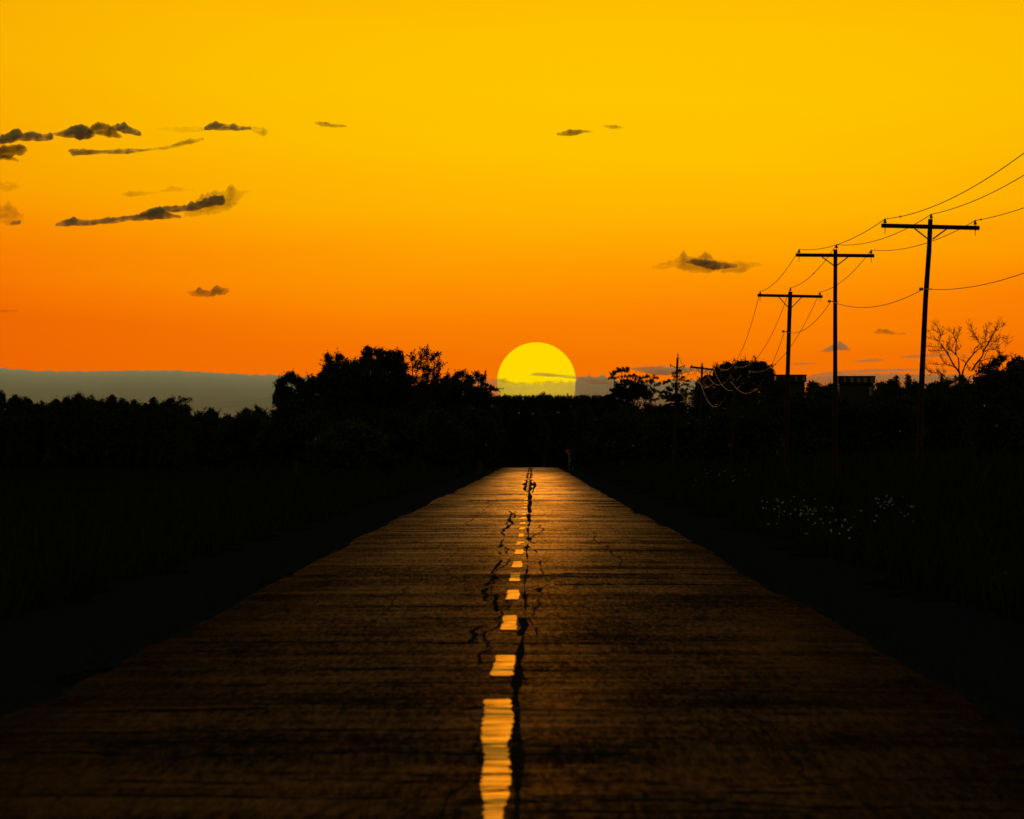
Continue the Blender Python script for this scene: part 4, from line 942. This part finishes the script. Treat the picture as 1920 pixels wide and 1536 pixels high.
cloud('faint rising tail right of the thin dark streak', [(290, 278, 281), (315, 274, 280), (335, 266, 276), (350, 262, 272), (366, 261, 268), (384, 258, 263)], MC_mid, jit=.3)
cloud('dark flat cloud right of the upper left row', [(383, 238, 244), (392, 231, 245), (405, 230, 245), (425, 233, 245), (450, 237, 245), (474, 239, 244)], MC_dark)
cloud('faint brown puff at the right end of the dark flat cloud', [(470, 238, 244), (482, 238, 252), (495, 240, 255), (504, 246, 250)], MC_thin, 3, jit=.3)
cloud('faint cloud wisps left of the dark flat cloud', [(296, 241, 243), (315, 238, 246), (345, 238, 250), (370, 236, 250), (385, 238, 246)], MC_thin, 1.5, jit=.5)
cloud('long dark rising cloud at the left, lower of the big ones', [(104, 420, 424), (125, 414, 424), (142, 411, 424), (170, 412, 423), (200, 409, 421), (235, 405, 418), (265, 401, 415), (285, 393, 413), (305, 392, 411), (320, 400, 410), (342, 406, 409)], MC_dark)
cloud('dark upper end of the long rising cloud', [(262, 399, 410), (285, 391, 404), (310, 386, 398), (340, 387, 397), (360, 382, 397), (380, 374, 389), (400, 368, 387), (415, 366, 385), (424, 373, 380)], MC_dark)
cloud('faint brown fringe around the upper end of the rising cloud', [(345, 396, 408), (365, 382, 408), (385, 366, 404), (405, 358, 400), (425, 356, 394), (445, 356, 386), (458, 357, 366), (474, 357, 359)], MC_thin, 1.6, jit=.25)
cloud('faint brown streak left of the fringe of the rising cloud', [(229, 363, 366), (245, 358, 369), (270, 359, 367), (290, 361, 363), (305, 357, 361), (322, 349, 360), (345, 354, 359), (368, 355, 357)], MC_thin, 3.2, jit=.2)
cloud('faint brown patch of cloud at the left border, level with the rising cloud', [(-15, 385, 420), (10, 382, 424), (28, 390, 426), (44, 400, 424), (48, 410, 416)], MC_thin, 1.2, jit=.4)
cloud('small dark scrap inside the faint patch at the left border', [(19, 418, 423), (28, 414, 423), (38, 413, 422), (42, 416, 420)], MC_dark)
cloud('small faint patch of cloud at the left border above the rising cloud', [(-10, 345, 356), (10, 343, 360), (28, 346, 356), (40, 351, 354)], MC_thin, 1.5, jit=.4)
cloud('small brown cloud shaped like a comb, alone at the left', [(350, 546, 549), (362, 546, 556), (378, 541, 557), (392, 546, 557), (406, 539, 556), (420, 541, 553), (433, 544, 547)], MC_mid, 1.6, jit=.4)
cloud('faint tiny streak of cloud low at the left border', [(-10, 581, 585), (15, 581, 585), (37, 582, 584)], MC_mid, 2)
cloud('small brown cloud near the upper middle, left of the centre', [(590, 229, 232), (602, 228, 237), (620, 232, 239), (640, 234, 239), (652, 236, 238)], MC_mid, 2.2)
cloud('small dark streak of cloud above the sun', [(1044, 250, 253), (1060, 245, 255), (1080, 243, 254), (1100, 244, 249), (1112, 246, 248)], MC_mid, 3.0)
cloud('small brown streak upper right of the dark streak above the sun', [(1130, 236, 238), (1145, 234, 242), (1158, 235, 242), (1172, 239, 240)], MC_mid, 2)
cloud('dark core of the lone cloud above the pines', [(1286, 490, 494), (1300, 485, 497), (1320, 487, 503), (1345, 491, 506), (1365, 493, 505), (1384, 496, 501)], MC_dark)
cloud('brown shell of the lone cloud above the pines', [(1222, 500, 505), (1240, 492, 507), (1262, 490, 502), (1280, 477, 508), (1300, 482, 511), (1330, 483, 514), (1360, 490, 513), (1390, 492, 511), (1412, 491, 504), (1432, 496, 499)], MC_thin, 2.4, jit=.3)
cloud('grey lens shaped cloud above the loose pine', [(1180, 690, 692), (1200, 688, 697), (1225, 687, 703), (1250, 688, 704), (1275, 688, 702), (1300, 689, 697), (1330, 690, 700), (1345, 693, 696)], MC_grey, 3.5, 2.5, .12)
cloud('triangular grey cloud behind the middle tall pole', [(1535, 659, 661), (1550, 653, 661), (1563, 644, 660), (1575, 638, 659), (1585, 648, 658), (1595, 655, 658)], MC_grey, 3, jit=.25)
cloud('small brown wisps right of the triangular cloud', [(1638, 622, 626), (1650, 616, 627), (1664, 617, 628), (1680, 624, 628), (1700, 625, 628)], MC_mid, 1.6, jit=.4)
cloud('thin grey lens of cloud between the middle and near poles', [(1597, 677, 679), (1615, 674, 680), (1640, 672.5, 679), (1662, 674, 676)], MC_grey, 3, jit=.1)
cloud('thin grey lens of cloud right of the third tall pole', [(1478, 682, 684), (1500, 680, 685), (1525, 680, 683.5), (1545, 681, 682)], MC_grey, 3, jit=.1)
cloud('grey streak of cloud behind the dead tree', [(1688, 668, 671), (1710, 665, 672), (1745, 664, 670), (1780, 662, 668), (1812, 663, 665)], MC_grey, 3, jit=.15)
cloud('long low grey streak of cloud above the striped huts', [(1520, 702, 704), (1550, 697, 703), (1590, 694, 701), (1640, 692, 699), (1690, 691, 697), (1750, 693, 697), (1800, 694, 697)], MC_grey, 3, 2.5, .1)
cloud('lowest pale grey cloud band just above the right skyline', [(1440, 712, 716), (1500, 706, 722), (1560, 701, 730), (1640, 700, 735), (1720, 701, 735), (1800, 702, 735), (1850, 712, 728)], MC_low, 2.4, 3.0, .06)
